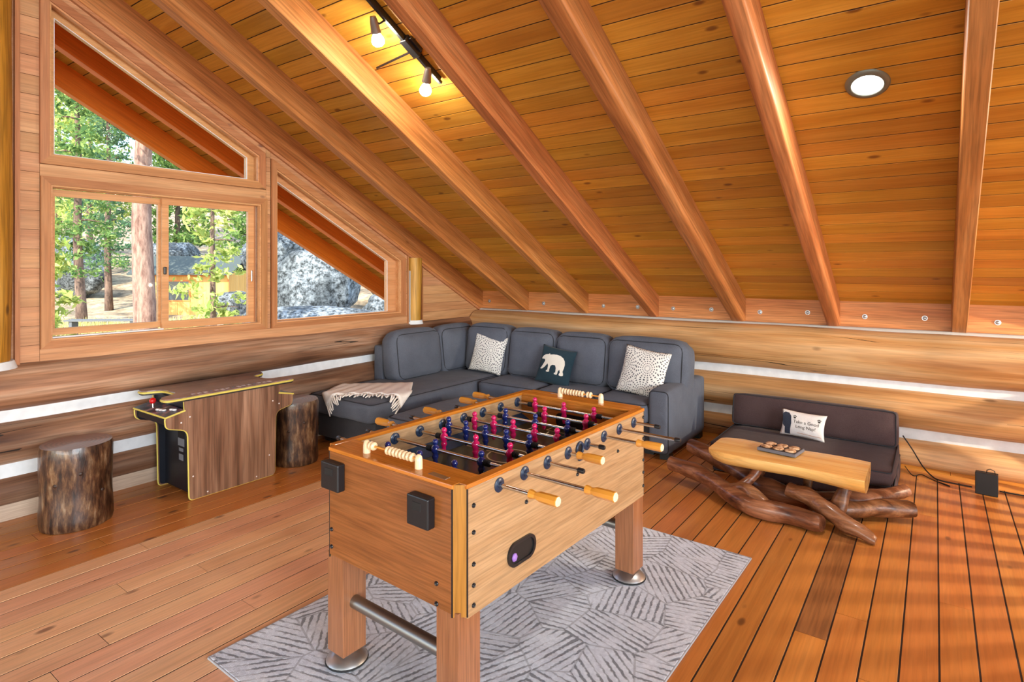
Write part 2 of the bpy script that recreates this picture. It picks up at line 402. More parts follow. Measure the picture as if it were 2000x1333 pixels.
MB().tube([(-4.93, 1.055, 1.0), (-4.93, 1.055, 1.05)], [.175, .158], 20).obj('post_collar', M['chink'], wall_left, 1.0)
MB().tube([(-4.95, 4.888, 1.0), (-4.95, 4.888, 1.045)], [.115, .103], 20).obj('post_collar', M['chink'], wall_left, 1.0)
MB().box(-4.93, -4.905, 4.783, 4.800, 1.03, 1.62).obj('post_caulk', M['grout'], wall_left)
def log(axis, a0, a1, c1, cz, r, seed, mat, par, name='log'):
    m = MB(); n = 44; pts = []; rad = []
    for i in range(n+1):
        a = a0+(a1-a0)*i/n; dz = .010*noise.noise(Vector((a*.8, seed*5.3, 0))); dc = .008*noise.noise(Vector((a*.9, seed*2.7, 4)))
        pts.append((c1+dc, a, cz+dz) if axis == 'Y' else (a, c1+dc, cz+dz)); rad.append(r*(1+.035*noise.noise(Vector((a*1.3, seed, 9)))))
    m.tube(pts, rad, 36); 
    m.v = [tuple(Vector(p)+Vector(noise.noise_vector(Vector((p[0]*2, p[1]*2, p[2]*6))))*.006) for p in m.v]
    return m.obj(name, M[mat], par, 1.2)
for sd, (cz, r) in enumerate(((.868, .160), (.503, .146), (.186, .103))):
    log('Y', -1.2, 6.25, -4.985, cz, r, sd+1, 'logg', wall_left)
for z0, z1 in ((.63, .73), (.27, .37)): MB().box(-5.05, -4.936, -1.2, 6.1, z0, z1).obj('chinking', M['chink'], wall_left)
struct(MB().box(-5.0, -4.912, -1.2, 5.95, 0, .105).obj('baseboard_left', wood('baseboard_grey', rgb(170, 146, 124), rgb(190, 166, 144), rgb(202, 182, 160), 'Y', knots=.1, var=.05, streak=.2, rough=.7)))

# eave wall (right) ---------------------------------------------------
wall_right = struct(MB().box(-5.05, 3.2, 6.06, 6.25, 0, 1.10).obj('wall_right', M['grout']))
for sd, (cz, r) in enumerate(((.895, .208), (.456, .166), (.080, .134))):
    log('X', -4.905, 3.2, 6.03, cz, r, sd+11, 'loge', wall_right)
for z0, z1 in ((.60, .70), (.20, .30)): MB().box(-4.9, 3.2, 5.988, 6.08, z0, z1).obj('chinking', M['chink'], wall_right)
MB().tube([(-4.9+i*.25, 6.075+.004*math.sin(i*2.1), 1.098) for i in range(33)], .026, 8).obj('top_chinking', M['grout'], wall_right, 1.2)
MB().box(-4.9, 3.2, 6.1, 6.2, 1.10, 1.40).obj('plate_beam', M['plate'], wall_right)
bolt_m = MB().lathe([(.022, 0), (.022, .004), (.016, .004), (.014, .014), (.006, .018)], 10).mesh('bolt', M['zinc'], .6)
for bx, bz in ((-4.769, 1.215), (-3.919, 1.215), (-3.1, 1.214), (-2.678, 1.219), (-2.274, 1.218), (-1.868, 1.224), (-1.395, 1.218), (-.972, 1.232), (-.509, 1.216), (-.071, 1.224), (.409, 1.213), (.84, 1.22)):
    link('bolt', bolt_m, wall_right, location=(bx, 6.1, bz), rotation_euler=(PI/2, 0, 0))

# windows --------------------------------------------------------------
def glassmat():
    m = bpy.data.materials.new('window_glass'); m.use_nodes = True; t = m.node_tree; t.nodes.clear()
    out = t.nodes.new('ShaderNodeOutputMaterial'); mx = t.nodes.new('ShaderNodeMixShader'); tr = t.nodes.new('ShaderNodeBsdfTransparent')
    gl = t.nodes.new('ShaderNodeBsdfGlossy'); gl.inputs['Roughness'].default_value = .02; tr.inputs[0].default_value = (.96, .98, .97, 1)
    fr = t.nodes.new('ShaderNodeFresnel'); fr.inputs[0].default_value = 1.06
    t.links.new(fr.outputs[0], mx.inputs[0]); t.links.new(tr.outputs[0], mx.inputs[1]); t.links.new(gl.outputs[0], mx.inputs[2]); t.links.new(mx.outputs[0], out.inputs[0])
    MATS['window_glass'] = m; return m
M['glass'] = glassmat()
def ring_sides(name, outer, inner, x0, x1, par, mats=('case', 'casez')):
    for i in range(4):
        j = (i+1) % 4; up = abs(outer[i][0]-outer[j][0]) < .01
        MB().prism([outer[i], outer[j], inner[j], inner[i]], x0, x1, 'X').obj(name, M[mats[1 if up else 0]], par)
def ring(outer, inner, x0, x1):
    m = MB()
    for i in range(4):
        j = (i+1) % 4; m.prism([outer[i], outer[j], inner[j], inner[i]], x0, x1, 'X')
    return m
def rect(y0, y1, z0, z1): return [(y0, z0), (y1, z0), (y1, z1), (y0, z1)]
def grow(poly, d):
    out = []; n = len(poly)
    for i in range(n):
        p = Vector(poly[i]); a = (p-Vector(poly[i-1])).normalized(); b = (Vector(poly[(i+1) % n])-p).normalized()
        na, nb = Vector((a.y, -a.x)), Vector((b.y, -b.x)); h = (na+nb); h = h/(1+na.dot(nb)); out.append(tuple(p+h*d))
    return out
def window(name, inner, outer):
    w = bpy.data.objects.new(name, None); COL.objects.link(w); struct(w)
    ring_sides('casing', outer, inner, -4.925, -4.897, w)
    ring_sides('inner_stop', grow(inner, .0), grow(inner, -.012), -4.945, -4.908, w, ('sash', 'sash'))
    ring_sides('jamb', grow(inner, .022), inner, -5.085, -4.925, w, ('sash', 'sash'))
    return w
i1 = rect(1.405, 2.952, 1.152, 2.222); w1 = window('window_1', i1, rect(1.351, 3.007, 1.10, 2.277))
for nm, pane, so, xx in (('sash', rect(1.46, 2.135, 1.226, 2.157), rect(1.407, 2.186, 1.178, 2.205), -5.045), ('sash', rect(2.20, 2.87, 1.226, 2.157), rect(2.150, 2.940, 1.165, 2.215), -5.012)):
    sh = ring(so, pane, xx, xx+.032).obj('sash', M['sash'], w1)
    MB().prism(grow(pane, .004), xx+.012, xx+.016, 'X').obj('pane', M['glass'], sh)
MB().box(-5.012, -4.965, 1.407, 2.155, 1.153, 1.172).obj('track', M['white'], w1)
MB().box(-5.01, -4.95, 1.41, 2.95, 2.207, 2.221).obj('head_track', M['sash'], w1)
MB().bbox(-4.98, -4.962, 2.158, 2.180, 1.60, 1.66, .005).obj('latch', M['black'], w1)
MB().bbox(-4.98, -4.972, 2.895, 2.912, 1.53, 1.63, .003).obj('pull_handle', M['steel'], w1)
MB().box(-5.0, -4.975, 2.925, 2.932, 1.17, 2.21).obj('weatherstrip', M['casez'], w1)
def fixed(name, inner, outer, pane):
    w = window(name, inner, outer)
    sh = ring(inner, pane, -5.05, -5.0).obj('sash', M['sash'], w)
    ring(grow(pane, .0), grow(pane, -.004), -5.002, -4.998).obj('gasket', M['white'], sh)
    MB().prism(grow(pane, .004), -5.03, -5.026, 'X').obj('pane', M['glass'], sh); return w
fixed('window_2', [(1.398, 2.417), (2.935, 2.417), (2.935, 2.655), (1.398, 3.480)], [(1.346, 2.362), (2.989, 2.362), (2.989, 2.688), (1.346, 3.570)],
      [(1.45, 2.448), (2.871, 2.448), (2.871, 2.640), (1.45, 3.402)])
fixed('window_3', [(3.10, 1.145), (4.655, 1.145), (4.655, 1.735), (3.10, 2.560)], [(3.055, 1.10), (4.72, 1.10), (4.72, 1.762), (3.055, 2.650)],
      [(3.165, 1.166), (4.53, 1.166), (4.53, 1.731), (3.165, 2.462)])

# unseen railing and floor lamp, added right of the frame for floor stripes -----------------------------
rail = thing('loft_railing', 'unseen peeled log railing with close balusters, right of the black power box', 'railing', (1.38, 3.4, 0))
W_(MB().tube([(1.38, .9+i*.5, .93) for i in range(11)], .04, 12), 'handrail', M['post'], rail, 1.0)
W_(MB().tube([(1.38, .9+i*.5, .10) for i in range(11)], .035, 12), 'bottom_rail', M['post'], rail, 1.0)
for yy in (.95, 5.85): W_(MB().tube([(1.38, yy, 0), (1.38, yy, 1.05)], [.07, .065], 14), 'newel_post', M['post'], rail, 1.0)
bal = MB().tube([(0, 0, .10), (0, 0, .5), (0, 0, .93)], [.022, .025, .022], 10).mesh('baluster', M['post'], 1.0)
for i in range(44):
    under(rail, link('baluster', bal, None, location=(1.38, 1.05+.108*i, 0)))
FL = thing('floor_lamp', 'unseen black floor lamp with dish shade and lit bulb behind the log railing', 'lamp', (2.4, 5.15, 0))
MB().lathe([(.15, 0), (.15, .015), (.03, .03), (.012, .05)], 24).obj('base', 'black_satin', FL, .7)
MB().cyl((0, 0, .04), (0, 0, 1.26), .011, seg=10).obj('pole', 'black_satin', FL, 1)
plain('globe_glow', (1, .9, .75, 1), .5, emit=(1, .84, .62, 1), es=40)
MB().lathe([(.004, -.03), (.016, -.026), (.026, -.015), (.03, 0), (.026, .015), (.016, .026), (.004, .03)], 20, Matrix.Translation((0, 0, 1.36))).obj('globe', 'globe_glow', FL, 3)
MB().lathe([(.02, .05), (.10, .03), (.14, 0), (.138, -.004), (.098, .024), (.018, .045)], 24, Matrix.Translation((0, 0, 1.38))).obj('dish_shade', 'black_satin', FL, 3)
MB().tube([(0, 0, 1.24), (.06, 0, 1.27), (.07, 0, 1.36), (0, 0, 1.43)], .006, 8).obj('shade_arm', 'black_satin', FL, 3)
lamp('floor_lamp_light', 'POINT', (2.4-.04, 5.15, 1.32), (0, 0, -1), 150, (1, .84, .62), shadow_soft_size=.018)
# ------------------------------------------------------------------ foosball table
def oak(name, a, b, c, axis, rough=.3): return wood(name, a, b, c, axis, src='obj', knots=0, var=0, streak=.3, rough=rough, g=1.4, coat=.25, bump=.1)
M['oakl'] = oak('oak_laminate_side', rgb(158, 120, 82), rgb(176, 139, 100), rgb(188, 154, 116), 'Y')
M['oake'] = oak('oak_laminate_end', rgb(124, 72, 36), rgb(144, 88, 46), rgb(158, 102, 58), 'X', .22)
M['oakt'] = oak('oak_top_rail', rgb(184, 104, 34), rgb(200, 122, 46), rgb(210, 136, 60), 'X', .12)
M['oakr'] = oak('oak_side_rail', rgb(170, 96, 28), rgb(188, 112, 36), rgb(198, 124, 48), 'Y', .15)
M['oakc'] = oak('oak_corner', rgb(156, 104, 42), rgb(172, 120, 54), rgb(182, 132, 66), 'Z')
M['oakz'] = oak('oak_leg', rgb(132, 82, 52), rgb(152, 99, 66), rgb(166, 114, 80), 'Z', .3)
plain('navy_plastic', rgb(36, 50, 72), .3); plain('pink_gloss', rgb(206, 24, 92), .15, coat=.6); plain('blue_gloss', rgb(26, 40, 104), .15, coat=.6)
plain('field_green', rgb(28, 40, 32), .3, coat=.2); plain('field_line', rgb(196, 188, 160), .4); plain('field_ramp', rgb(30, 62, 92), .25)
plain('maple_bead', rgb(232, 204, 164), .3, coat=.4); plain('handle_varnish', rgb(214, 146, 56), .22, coat=.5); plain('handle_end', rgb(236, 216, 178), .4)
plain('brushed_steel', rgb(196, 196, 196), .42, 1); plain('dark_tube', rgb(150, 148, 144), .4, 1); plain('ball_violet', rgb(150, 110, 190), .4)
FT = thing('foosball_table', 'oak veneer foosball table with pink and navy players standing on the rug', 'foosball table', (-1.657, 2.236, 0), math.radians(-2.015))
hw, hl, zb, zt = .3885, .725, .463, .895
for s in (-1, 1):
    MB().bbox(s*hw-(.03 if s > 0 else 0), s*hw+(0 if s > 0 else .03), -hl+.035, hl-.035, zb-(.012 if s > 0 else 0), zt, .0015, 1).obj('side_panel', M['oakl'], FT)
    MB().bbox(-hw+.04, hw-.04, s*hl-(.03 if s > 0 else 0), s*hl+(0 if s > 0 else .03), zb+.005, zt, .0015, 1).obj('end_panel', M['oake'], FT)
    MB().bbox(s*hw-(.036 if s > 0 else .002), s*hw+(.002 if s > 0 else .036), -hl+.03, hl-.03, zt, .911, .003, 2).obj('side_rail', M['oakr'], FT)
    y0, y1 = (hl-.115, hl+.002) if s > 0 else (-hl-.002, -hl+.135)
    MB().bbox(-hw+.036, hw-.036, y0, y1, zt, .9105, .003, 2).obj('end_rail', M['oakt'], FT)
    MB().bbox(-hw+.03, hw-.03, y0+(.0 if s > 0 else .115), y0+(.018 if s > 0 else .133), .75, zt, .001, 1).obj('end_liner', M['oakt'], FT)
for sx in (-1, 1):
    for sy in (-1, 1):
        a, b, c2 = (sx*(hw-.002), sy*(hl-.036)), (sx*(hw-.041), sy*(hl-.002)), (sx*(hw-.06), sy*(hl-.06))
        pl = [a, b, c2] if sx*sy > 0 else [b, a, c2]
        ct = MB().prism(pl, zb-.006, .909, 'Z').obj('corner_trim', M['oakc'], FT)
        for p in (a, b): MB().box(p[0]-.0022, p[0]+.0022, p[1]-.0022, p[1]+.0022, zb-.006, .905).obj('edge_strip', 'black_satin', ct)
MB().box(-hw+.02, hw-.02, -hl+.02, hl-.02, .742, .752).obj('playfield', 'field_green', FT)
MB().box(-hw+.02, hw-.02, -hl+.02, hl-.02, zb, zb+.01).obj('bottom_panel', M['oake'], FT)
for s in (-1, 1):
    MB().prism([(s*(hw-.03), .752), (s*(hw-.03), .79), (s*(hw-.105), .7525)] if s < 0 else [(s*(hw-.03), .752), (s*(hw-.105), .7525), (s*(hw-.03), .79)], -.59, .61, 'Y').obj('side_ramp', 'field_ramp', FT)
def ringline(cx, cy, r, w=.004, a0=0, a1=360, n=40):
    m = MB(); z = .7528; k = []
    for i in range(n+1):
        a = math.radians(a0+(a1-a0)*i/n)
        for rr in (r-w, r+w): m.v.append((cx+rr*math.cos(a), cy+rr*math.sin(a), z))
    for i in range(n): m.f.append((2*i, 2*i+1, 2*i+3, 2*i+2))
    return m
ringline(0, .026, .10).obj('field_marking', 'field_line', FT)
for s in (-1, 1):
    ringline(0, .005+s*.48, .075, a0=180 if s > 0 else 0, a1=360 if s > 0 else 180).obj('field_marking', 'field_line', FT)
    for (x0, x1, y0, y1) in ((-.2, .2, .40, .407), (-.2, -.193, .40, .60), (.193, .2, .40, .60), (-.11, .11, .50, .506), (-.11, -.104, .5, .6), (.104, .11, .5, .6)):
        yy = sorted((.005+s*y0, .005+s*y1)); MB().box(x0, x1, yy[0], yy[1], .7522, .7528).obj('field_marking', 'field_line', FT)
MB().box(-.28, .28, .023, .029, .7522, .7528).obj('field_marking', 'field_line', FT)
for s in (-1, 1):
    y0 = .607 if s > 0 else -.589
    MB().prism(rounded([(-.11, .755), (.11, .755), (.11, .83), (-.11, .83)], .03), y0-.003, y0+.003, 'Y').obj('goal_opening', 'black_satin', FT)
bol = MB().lathe([(.0085, 0), (.0085, .003), (.006, .006), (.003, .0035)], 10).mesh('screw_cap', 'black_plastic', .8)
for y, z in ((-.668, .831), (-.668, .738), (-.675, .628), (-.665, .555), (-.665, .486), (.707, .866), (.707, .755), (.70, .642), (.70, .577), (.694, .506), (.022, .749), (-.354, .747), (.397, .758)):
    y = max(-.66, min(.68, y)); link('screw_cap', bol, FT, location=(hw, y, z), rotation_euler=(0, PI/2, 0))
for x, z in ((-.331, .575), (-.331, .504), (.276, .552), (.276, .481)): link('screw_cap', bol, FT, location=(x, -hl, z), rotation_euler=(PI/2, 0, 0))
def capsule(w, h, t):
    return rrect(w, h, min(w, h)/2*.98, 6)
def on_side(m, y, z, x=hw): return Matrix.Translation((x, y, z)) @ Matrix.Rotation(PI/2, 4, 'Z') @ Matrix.Rotation(PI/2, 4, 'X')
po, pi_ = capsule(.175, .092, 0), capsule(.150, .068, 0)
m = MB(); n = len(po)
for t in (0, .008):
    m.v += [(p[0], p[1], t) for p in po]; m.v += [(p[0], p[1], t) for p in pi_]
for i in range(n):
    j = (i+1) % n
    m.f += [(2*n+i, 2*n+j, 3*n+j, 3*n+i), (i, j, 2*n+j, 2*n+i), (3*n+i, 3*n+j, n+j, n+i)]
MT = on_side(None, -.385, .573)
m.v = [tuple(MT @ Vector(p)) for p in m.v]; br = m.obj('ball_return', 'black_plastic', FT, .6)
MB().prism(pi_, .0005, .002, 'Z', MT).obj('return_recess', 'black_satin', br)
MB().lathe([(.001, -.016), (.011, -.012), (.016, 0), (.011, .012), (.001, .016)], 12, Matrix.Translation((hw+.004, -.432, .563)) @ Matrix.Scale(.5, 4, (1, 0, 0))).obj('ball', 'ball_violet', br, 2)
eh = MB().tube([(hw+.003, .039+.026*math.cos(a), .857+.026*math.sin(a)) for a in [2*PI*i/20 for i in range(20)]], .007, 8, closed=True).obj('ball_entry', 'navy_plastic', FT, 2)
MB().lathe([(.025, 0), (.025, .002)], 20, Matrix.Translation((hw, .039, .857)) @ Matrix.Rotation(PI/2, 4, 'Y')).obj('entry_hole', 'black_satin', eh)
MB().bbox(hw, hw+.012, .024, .054, .806, .822, .004).obj('entry_cup', 'navy_plastic', eh)
# cup boxes on the near end
for x0, x1, z0, z1 in ((-.357, -.243, .752, .862), (.160, .268, .742, .850)):
    cb = MB().bbox(x0, x1, -hl-.036, -hl, z0, z1, .005, 2).obj('cup_box', 'black_plastic', FT)
    MB().box(x0+.012, x1-.012, -hl-.030, -hl-.004, z1-.001, z1+.0008).obj('cup_opening', 'black_satin', cb)
    MB().bbox(x0+.03, x1-.035, -hl-.0375, -hl-.035, z1-.05, z1-.02, .001, 1).obj('cup_emblem', 'rubber', cb)
MB().bbox(.212, .303, -.694, -.668, .9105, .912, .0006, 1, Matrix.Rotation(math.radians(-4), 4, 'Z') @ Matrix.Translation((.04, .012, 0))).obj('name_plate', 'steel', FT)
MB().bbox(-.215, -.14, .70, .712, .9105, .912, .0006, 1).obj('name_plate', 'steel', FT)
# legs
for sx in (-1, 1):
    for sy in (-1, 1):
        cx, cy = sx*.318, sy*.66
        lg = MB().bbox(cx-.0525, cx+.0525, cy-.0575, cy+.0575, .062, zb+.01, .002, 1).obj('leg', M['oakz'], FT)
        MB().lathe([(.086, .020), (.080, .030), (.055, .046), (.025, .056), (.02, .066)], 28, Matrix.Translation((cx, cy, 0))).obj('levelling_foot', 'brushed_steel', lg, 1)
        MB().lathe([(.086, .012), (.089, .016), (.086, .021)], 28, Matrix.Translation((cx, cy, 0))).obj('foot_rim', 'rubber', lg, 1)
for sy in (-1, 1):
    MB().cyl((-.27, sy*.66, .272), (.27, sy*.66, .272), .0265, seg=20).obj('crossbar', 'dark_tube', FT, 1)
    pass
# score counters
bead = MB().lathe([(.006, -.0062), (.0145, -.0055), (.0175, 0), (.0145, .0055), (.006, .0062)], 14).mesh('score_bead', 'maple_bead', 1)
for y, x0, x1, bx in ((-.678, -.165, .135, [-.138, -.121]+[-.035+.0195*i for i in range(8)]), (.662, -.118, .148, [-.097+.0185*i for i in range(8)]+[.066, .083])):
    sc = MB().cyl((x0, y, .944), (x1, y, .944), .0045, seg=10).obj('score_rod', 'handle_varnish', FT, 1)
    for xx in (x0, x1): MB().lathe([(.015, .9105), (.0145, .94), (.0125, .954), (.007, .961), (.001, .963)], 14, Matrix.Translation((xx, y, 0))).obj('score_post', 'maple_bead', sc, 1)
    for b in bx: link('score_bead', bead, sc, location=(b, y, .944), rotation_euler=(0, PI/2, 0))
# rods, players, handles
man = MB().lathe([(.001, .046), (.0075, .0445), (.0125, .038), (.0135, .031), (.0115, .0245), (.0085, .021), (.0095, .018), (.0165, .012), (.0190, .003), (.0185, -.006), (.0145, -.015), (.0115, -.020), (.0150, -.027), (.0150, -.035), (.0105, -.044), (.0095, -.048), (.0115, -.054), (.0105, -.064), (.0075, -.074), (.004, -.077)], 14)
manm = {k: man.mesh('player_'+k, mt, 1.2) for k, mt in (('p', 'pink_gloss'), ('b', 'blue_gloss'))}
bmp = MB().lathe([(.0085, 0)]+sum([[(.0135, i*.006+.001), (.0135, i*.006+.004), (.0105, i*.006+.005)] for i in range(5)], [])+[(.0085, .031)], 14).mesh('bumper', 'rubber', .8)
hd = [(.011, 0), (.0165, .004), (.0165, .012), (.0125, .028), (.0135, .034), (.0175, .046), (.0185, .085), (.0185, .118), (.017, .121)]
hdm = MB().lathe(hd, 8, Matrix.Rotation(.39, 4, 'Z')).mesh('handle', 'handle_varnish', .3)
hde = MB().lathe([(.017, 0), (.0145, .003)], 8, Matrix.Rotation(.39, 4, 'Z')).mesh('handle_end', 'handle_end')
capm = MB().lathe([(.0105, 0), (.0105, .022), (.008, .027), (.003, .028)], 14).mesh('rod_cap', 'black_plastic', .8)
brg = MB().lathe([(.027, 0), (.027, .003), (.022, .006), (.014, .007), (.0125, .014), (.009, .014)], 20).mesh('rod_bearing', 'navy_plastic', .7)
RODS = [(-.52, 'b', [-.226, -.03, .165], -.576, .645, 'TH'), (-.365, 'b', [-.095, .17], -.559, .779, 'TH'), (-.209, 'p', [-.195, .002, .196], -.674, .559, 'HT'),
        (-.053, 'b', [-.315, -.199, -.074, .053, .185], -.594, .556, 'TH'), (.105, 'p', [-.282, -.154, -.03, .1, .229], -.650, .476, 'HT'), (.259, 'b', [-.201, -.007, .187], -.562, .677, 'TH'),
        (.413, 'p', [-.056, .2], -.664, .697, 'HT'), (.569, 'p', [-.229, -.033, .158], -.696, .529, 'HT')]
RZ = .861; tilt = random.Random(3)
for y, team, men, xl, xr, ends in RODS:
    a = xl+(.10 if ends[0] == 'H' else .01); b = xr-(.10 if ends[1] == 'H' else .01)
    rd = MB().cyl((a, y, RZ), (b, y, RZ), .0078, seg=12).obj('rod', 'steel', FT, 1)
    tl = tilt.uniform(-.08, .08)
    for x in men: link('player', manm[team], rd, location=(x, y, RZ), rotation_euler=(tl, 0, 0))
    link('bumper', bmp, rd, location=(men[0]-.018, y, RZ), rotation_euler=(0, -PI/2, 0)); link('bumper', bmp, rd, location=(men[-1]+.018, y, RZ), rotation_euler=(0, PI/2, 0))
    for s, e, x in ((-1, ends[0], xl), (1, ends[1], xr)):
        if e == 'H':
            link('handle', hdm, rd, location=(x-s*.121, y, RZ), rotation_euler=(0, s*PI/2, 0)); link('handle_end', hde, rd, location=(x, y, RZ), rotation_euler=(0, s*PI/2, 0))
        else: link('rod_cap', capm, rd, location=(x-s*.024, y, RZ), rotation_euler=(0, s*PI/2, 0))
        link('rod_bearing', brg, FT, location=(s*hw, y, RZ), rotation_euler=(0, s*PI/2, 0)); link('rod_bearing', brg, FT, location=(s*(hw-.03), y, RZ), rotation_euler=(0, -s*PI/2, 0))

# ------------------------------------------------------------------ rug
def rugmat():
    N = NT('rug_weave'); v, _ = coords(N, 'pos', False)
    wp = N.n('TexNoise', _2=3.0, _3=1.0); N.l(v, wp.inputs['Vector'])
    vo = N.n('TexVoronoi', voronoi_dimensions='2D', feature='F1', _2=3.9); N.l(v, vo.inputs['Vector'])
    ve = N.n('TexVoronoi', voronoi_dimensions='2D', feature='DISTANCE_TO_EDGE', _2=3.9); N.l(v, ve.inputs['Vector'])
    sp = N.n('SeparateColor'); N.l(vo.outputs['Color'], sp.inputs[0]); an = N.math('MULTIPLY', sp.outputs[0], 6.283)
    sx = N.n('SeparateXYZ'); N.l(v, sx.inputs[0])
    t = N.math('ADD', N.math('MULTIPLY', sx.outputs[0], N.math('COSINE', an)), N.math('MULTIPLY', sx.outputs[1], N.math('SINE', an)))
    n1 = N.n('TexNoise', _2=60.0, _3=3.0); N.l(v, n1.inputs['Vector']); n2 = N.n('TexNoise', _2=9.0, _3=2.0); N.l(v, n2.inputs['Vector'])
    w = N.math('SINE', N.math('ADD', N.math('MULTIPLY', t, 190.0), N.math('MULTIPLY', n1.outputs[0], 3.4)))
    edge = N.math('LESS_THAN', ve.outputs['Distance'], .018)
    th = N.math('MULTIPLY_ADD', n2.outputs[0], 3.0, -.95)
    f = N.n('MapRange'); f.inputs['From Min'].default_value = -.2; f.inputs['From Max'].default_value = .5
    N.l(N.math('SUBTRACT', w, th), f.inputs['Value'])
    f2 = N.math('MAXIMUM', f.outputs[0], N.math('MULTIPLY', edge, .45))
    base = N.ramp(n1.outputs[0], [(.3, rgb(204, 211, 224)), (.7, rgb(230, 237, 248))])
    N.l(N.mix(N.math('MULTIPLY', f2, .85), base, rgb(96, 99, 108)), N.b.inputs['Base Color']); N.set(Roughness=.95); N.b.inputs['Specular IOR Level'].default_value = .1; N.b.inputs['Sheen Weight'].default_value = .3
    fi = N.n('TexNoise', _2=420.0, _3=2.0); N.l(v, fi.inputs['Vector'])
    N.bump(N.math('SUBTRACT', fi.outputs[0], N.math('MULTIPLY', f2, .5)), .004, .8); return N.m
M['rug'] = rugmat(); plain('rug_binding', rgb(176, 176, 180), .9)
rug = thing('area_rug', 'pale grey rug with broken dark stripe patches lying under the foosball table', 'rug', (-1.665, 2.37, 0), math.radians(-1.2))
MB().bbox(-.795, .795, -1.13, 1.13, .001, .0105, .004, 2).obj('pile', M['rug'], rug)
bd = MB()
for s in (-1, 1): bd.tube([(s*.797, -1.13, .005), (s*.797, 1.13, .005)], .0045, 8); bd.tube([(-.795, s*1.132, .005), (.795, s*1.132, .005)], .0045, 8)
bd.obj('binding', 'rug_binding', rug, 1)
# ------------------------------------------------------------------ sectional sofa
M['sofa'] = fabric('sofa_slate', rgb(80, 84, 95), rgb(98, 103, 115), wr=.8)
M['sofab'] = fabric('sofa_slate_base', rgb(58, 56, 60), rgb(72, 70, 74), wr=.2)
plain('seam_thread', rgb(42, 44, 50), .9); plain('sofa_foot', rgb(22, 20, 20), .5)
SO = thing('sectional_sofa', 'slate grey L-shaped sectional sofa with chaise in the corner of the log walls', 'sofa', (-3.4, 4.7, 0))
def cushion(name, par, mat, x0, x1, y0, y1, z0, z1, r=.05, puff=.02, rot=(0, 0, 0), seam=None, wob=.006, seed=0, cuts=9):
    c = ((x0+x1)/2, (y0+y1)/2, (z0+z1)/2); sx, sy, sz = x1-x0, y1-y0, z1-z0
    o = MB().bm(softbox(sx, sy, sz, r, puff, cuts, seed, wob)).obj(name, mat, None, 3.2, location=c, rotation_euler=rot)
    under(par, o); k = r*.27
    if seam == 'top':
        for zz in (sz/2-k, -sz/2+k):
            pts = [(p[0], p[1], zz) for p in rrect(sx-2*k, sy-2*k, r*.8, 3)]
            MB().tube(pts, .0042, 6, closed=True).obj('piping', 'seam_thread', o, 3)
    if seam in ('y-', 'x+'):
        for sg in (1, -1):
            if seam == 'y-': pts = [(p[0], -sg*(sy/2-k), p[1]) for p in rrect(sx-2*k, sz-2*k, r*.9, 3)]
            else: pts = [(sg*(sx/2-k), p[0], p[1]) for p in rrect(sy-2*k, sz-2*k, r*.9, 3)]
            MB().tube(pts, .0042, 6, closed=True).obj('piping', 'seam_thread', o, 3)
    return o
def base(x0, x1, y0, y1, z0, z1, name='base_frame', m='sofab'):
    return W_(MB().bbox(x0, x1, y0, y1, z0, z1, .012, 2), name, M[m], SO, 1)
base(-4.80, -3.985, 3.47, 4.90, .05, .30); base(-4.80, -2.02, 4.90, 5.62, .05, .30)
base(-4.83, -1.97, 5.62, 5.79, .05, .66, 'back_frame', 'sofa'); base(-4.83, -4.70, 4.19, 5.62, .05, .83, 'back_frame', 'sofa')
cushion('chaise_cushion', SO, M['sofa'], -4.83, -3.935, 3.38, 5.30, .285, .472, .045, .018, seam='top', seed=1, cuts=11)
for i, (a, b) in enumerate(((-3.90, -3.17), (-3.165, -2.56), (-2.555, -2.025))):
    cushion('seat_cushion', SO, M['sofa'], a, b, 4.775, 5.34, .29, .468, .045, .016, seam='top', seed=i+3)
for i, (a, b) in enumerate(((4.20, 4.885), (4.885, 5.50))):
    cushion('back_cushion', SO, M['sofa'], -4.735, -4.475, a, b, .455, .965, .085, .035, (0, -.12, 0), 'x+', .005, i+8)
for i, (a, b, t) in enumerate(((-4.44, -3.83, .985), (-3.83, -3.225, .965), (-3.225, -2.62, .955), (-2.625, -1.845, .955))):
    cushion('back_cushion', SO, M['sofa'], a, b, 5.20, 5.49, .45, t, .085, .035, (-.14, 0, 0), 'y-', .005, i+12)
ar = cushion('armrest', SO, M['sofa'], -2.02, -1.825, 4.80, 5.78, .05, .602, .045, .006, seed=20, wob=.003, cuts=9)
MB().tube([(p[0], -.49+.012, p[1]) for p in rrect(.172, .528, .035, 3)], .004, 6, closed=True).obj('piping', 'seam_thread', ar, 3)
for x0, y0 in ((-4.76, 3.52), (-4.1, 3.52), (-2.10, 4.93), (-1.93, 4.86), (-1.93, 5.66), (-4.76, 5.66)):
    W_(MB().box(x0, x0+.085, y0, y0+.085, 0, .055), 'foot', 'sofa_foot', SO)
OT = thing('ottoman', 'slate grey upholstered ottoman between the chaise and the foosball table', 'ottoman', (-3.3, 3.8, 0))
cushion('top_cushion', OT, M['sofa'], -3.665, -2.93, 3.28, 4.31, .28, .445, .06, .012, seam='top', seed=31, cuts=9)
W_(MB().bbox(-3.63, -2.965, 3.32, 4.27, .05, .29, .015, 2), 'base_frame', M['sofab'], OT, 1)
for a in (-3.58, -3.06):
    for b in (3.36, 4.16): W_(MB().box(a, a+.07, b, b+.07, 0, .055), 'foot', 'sofa_foot', OT)

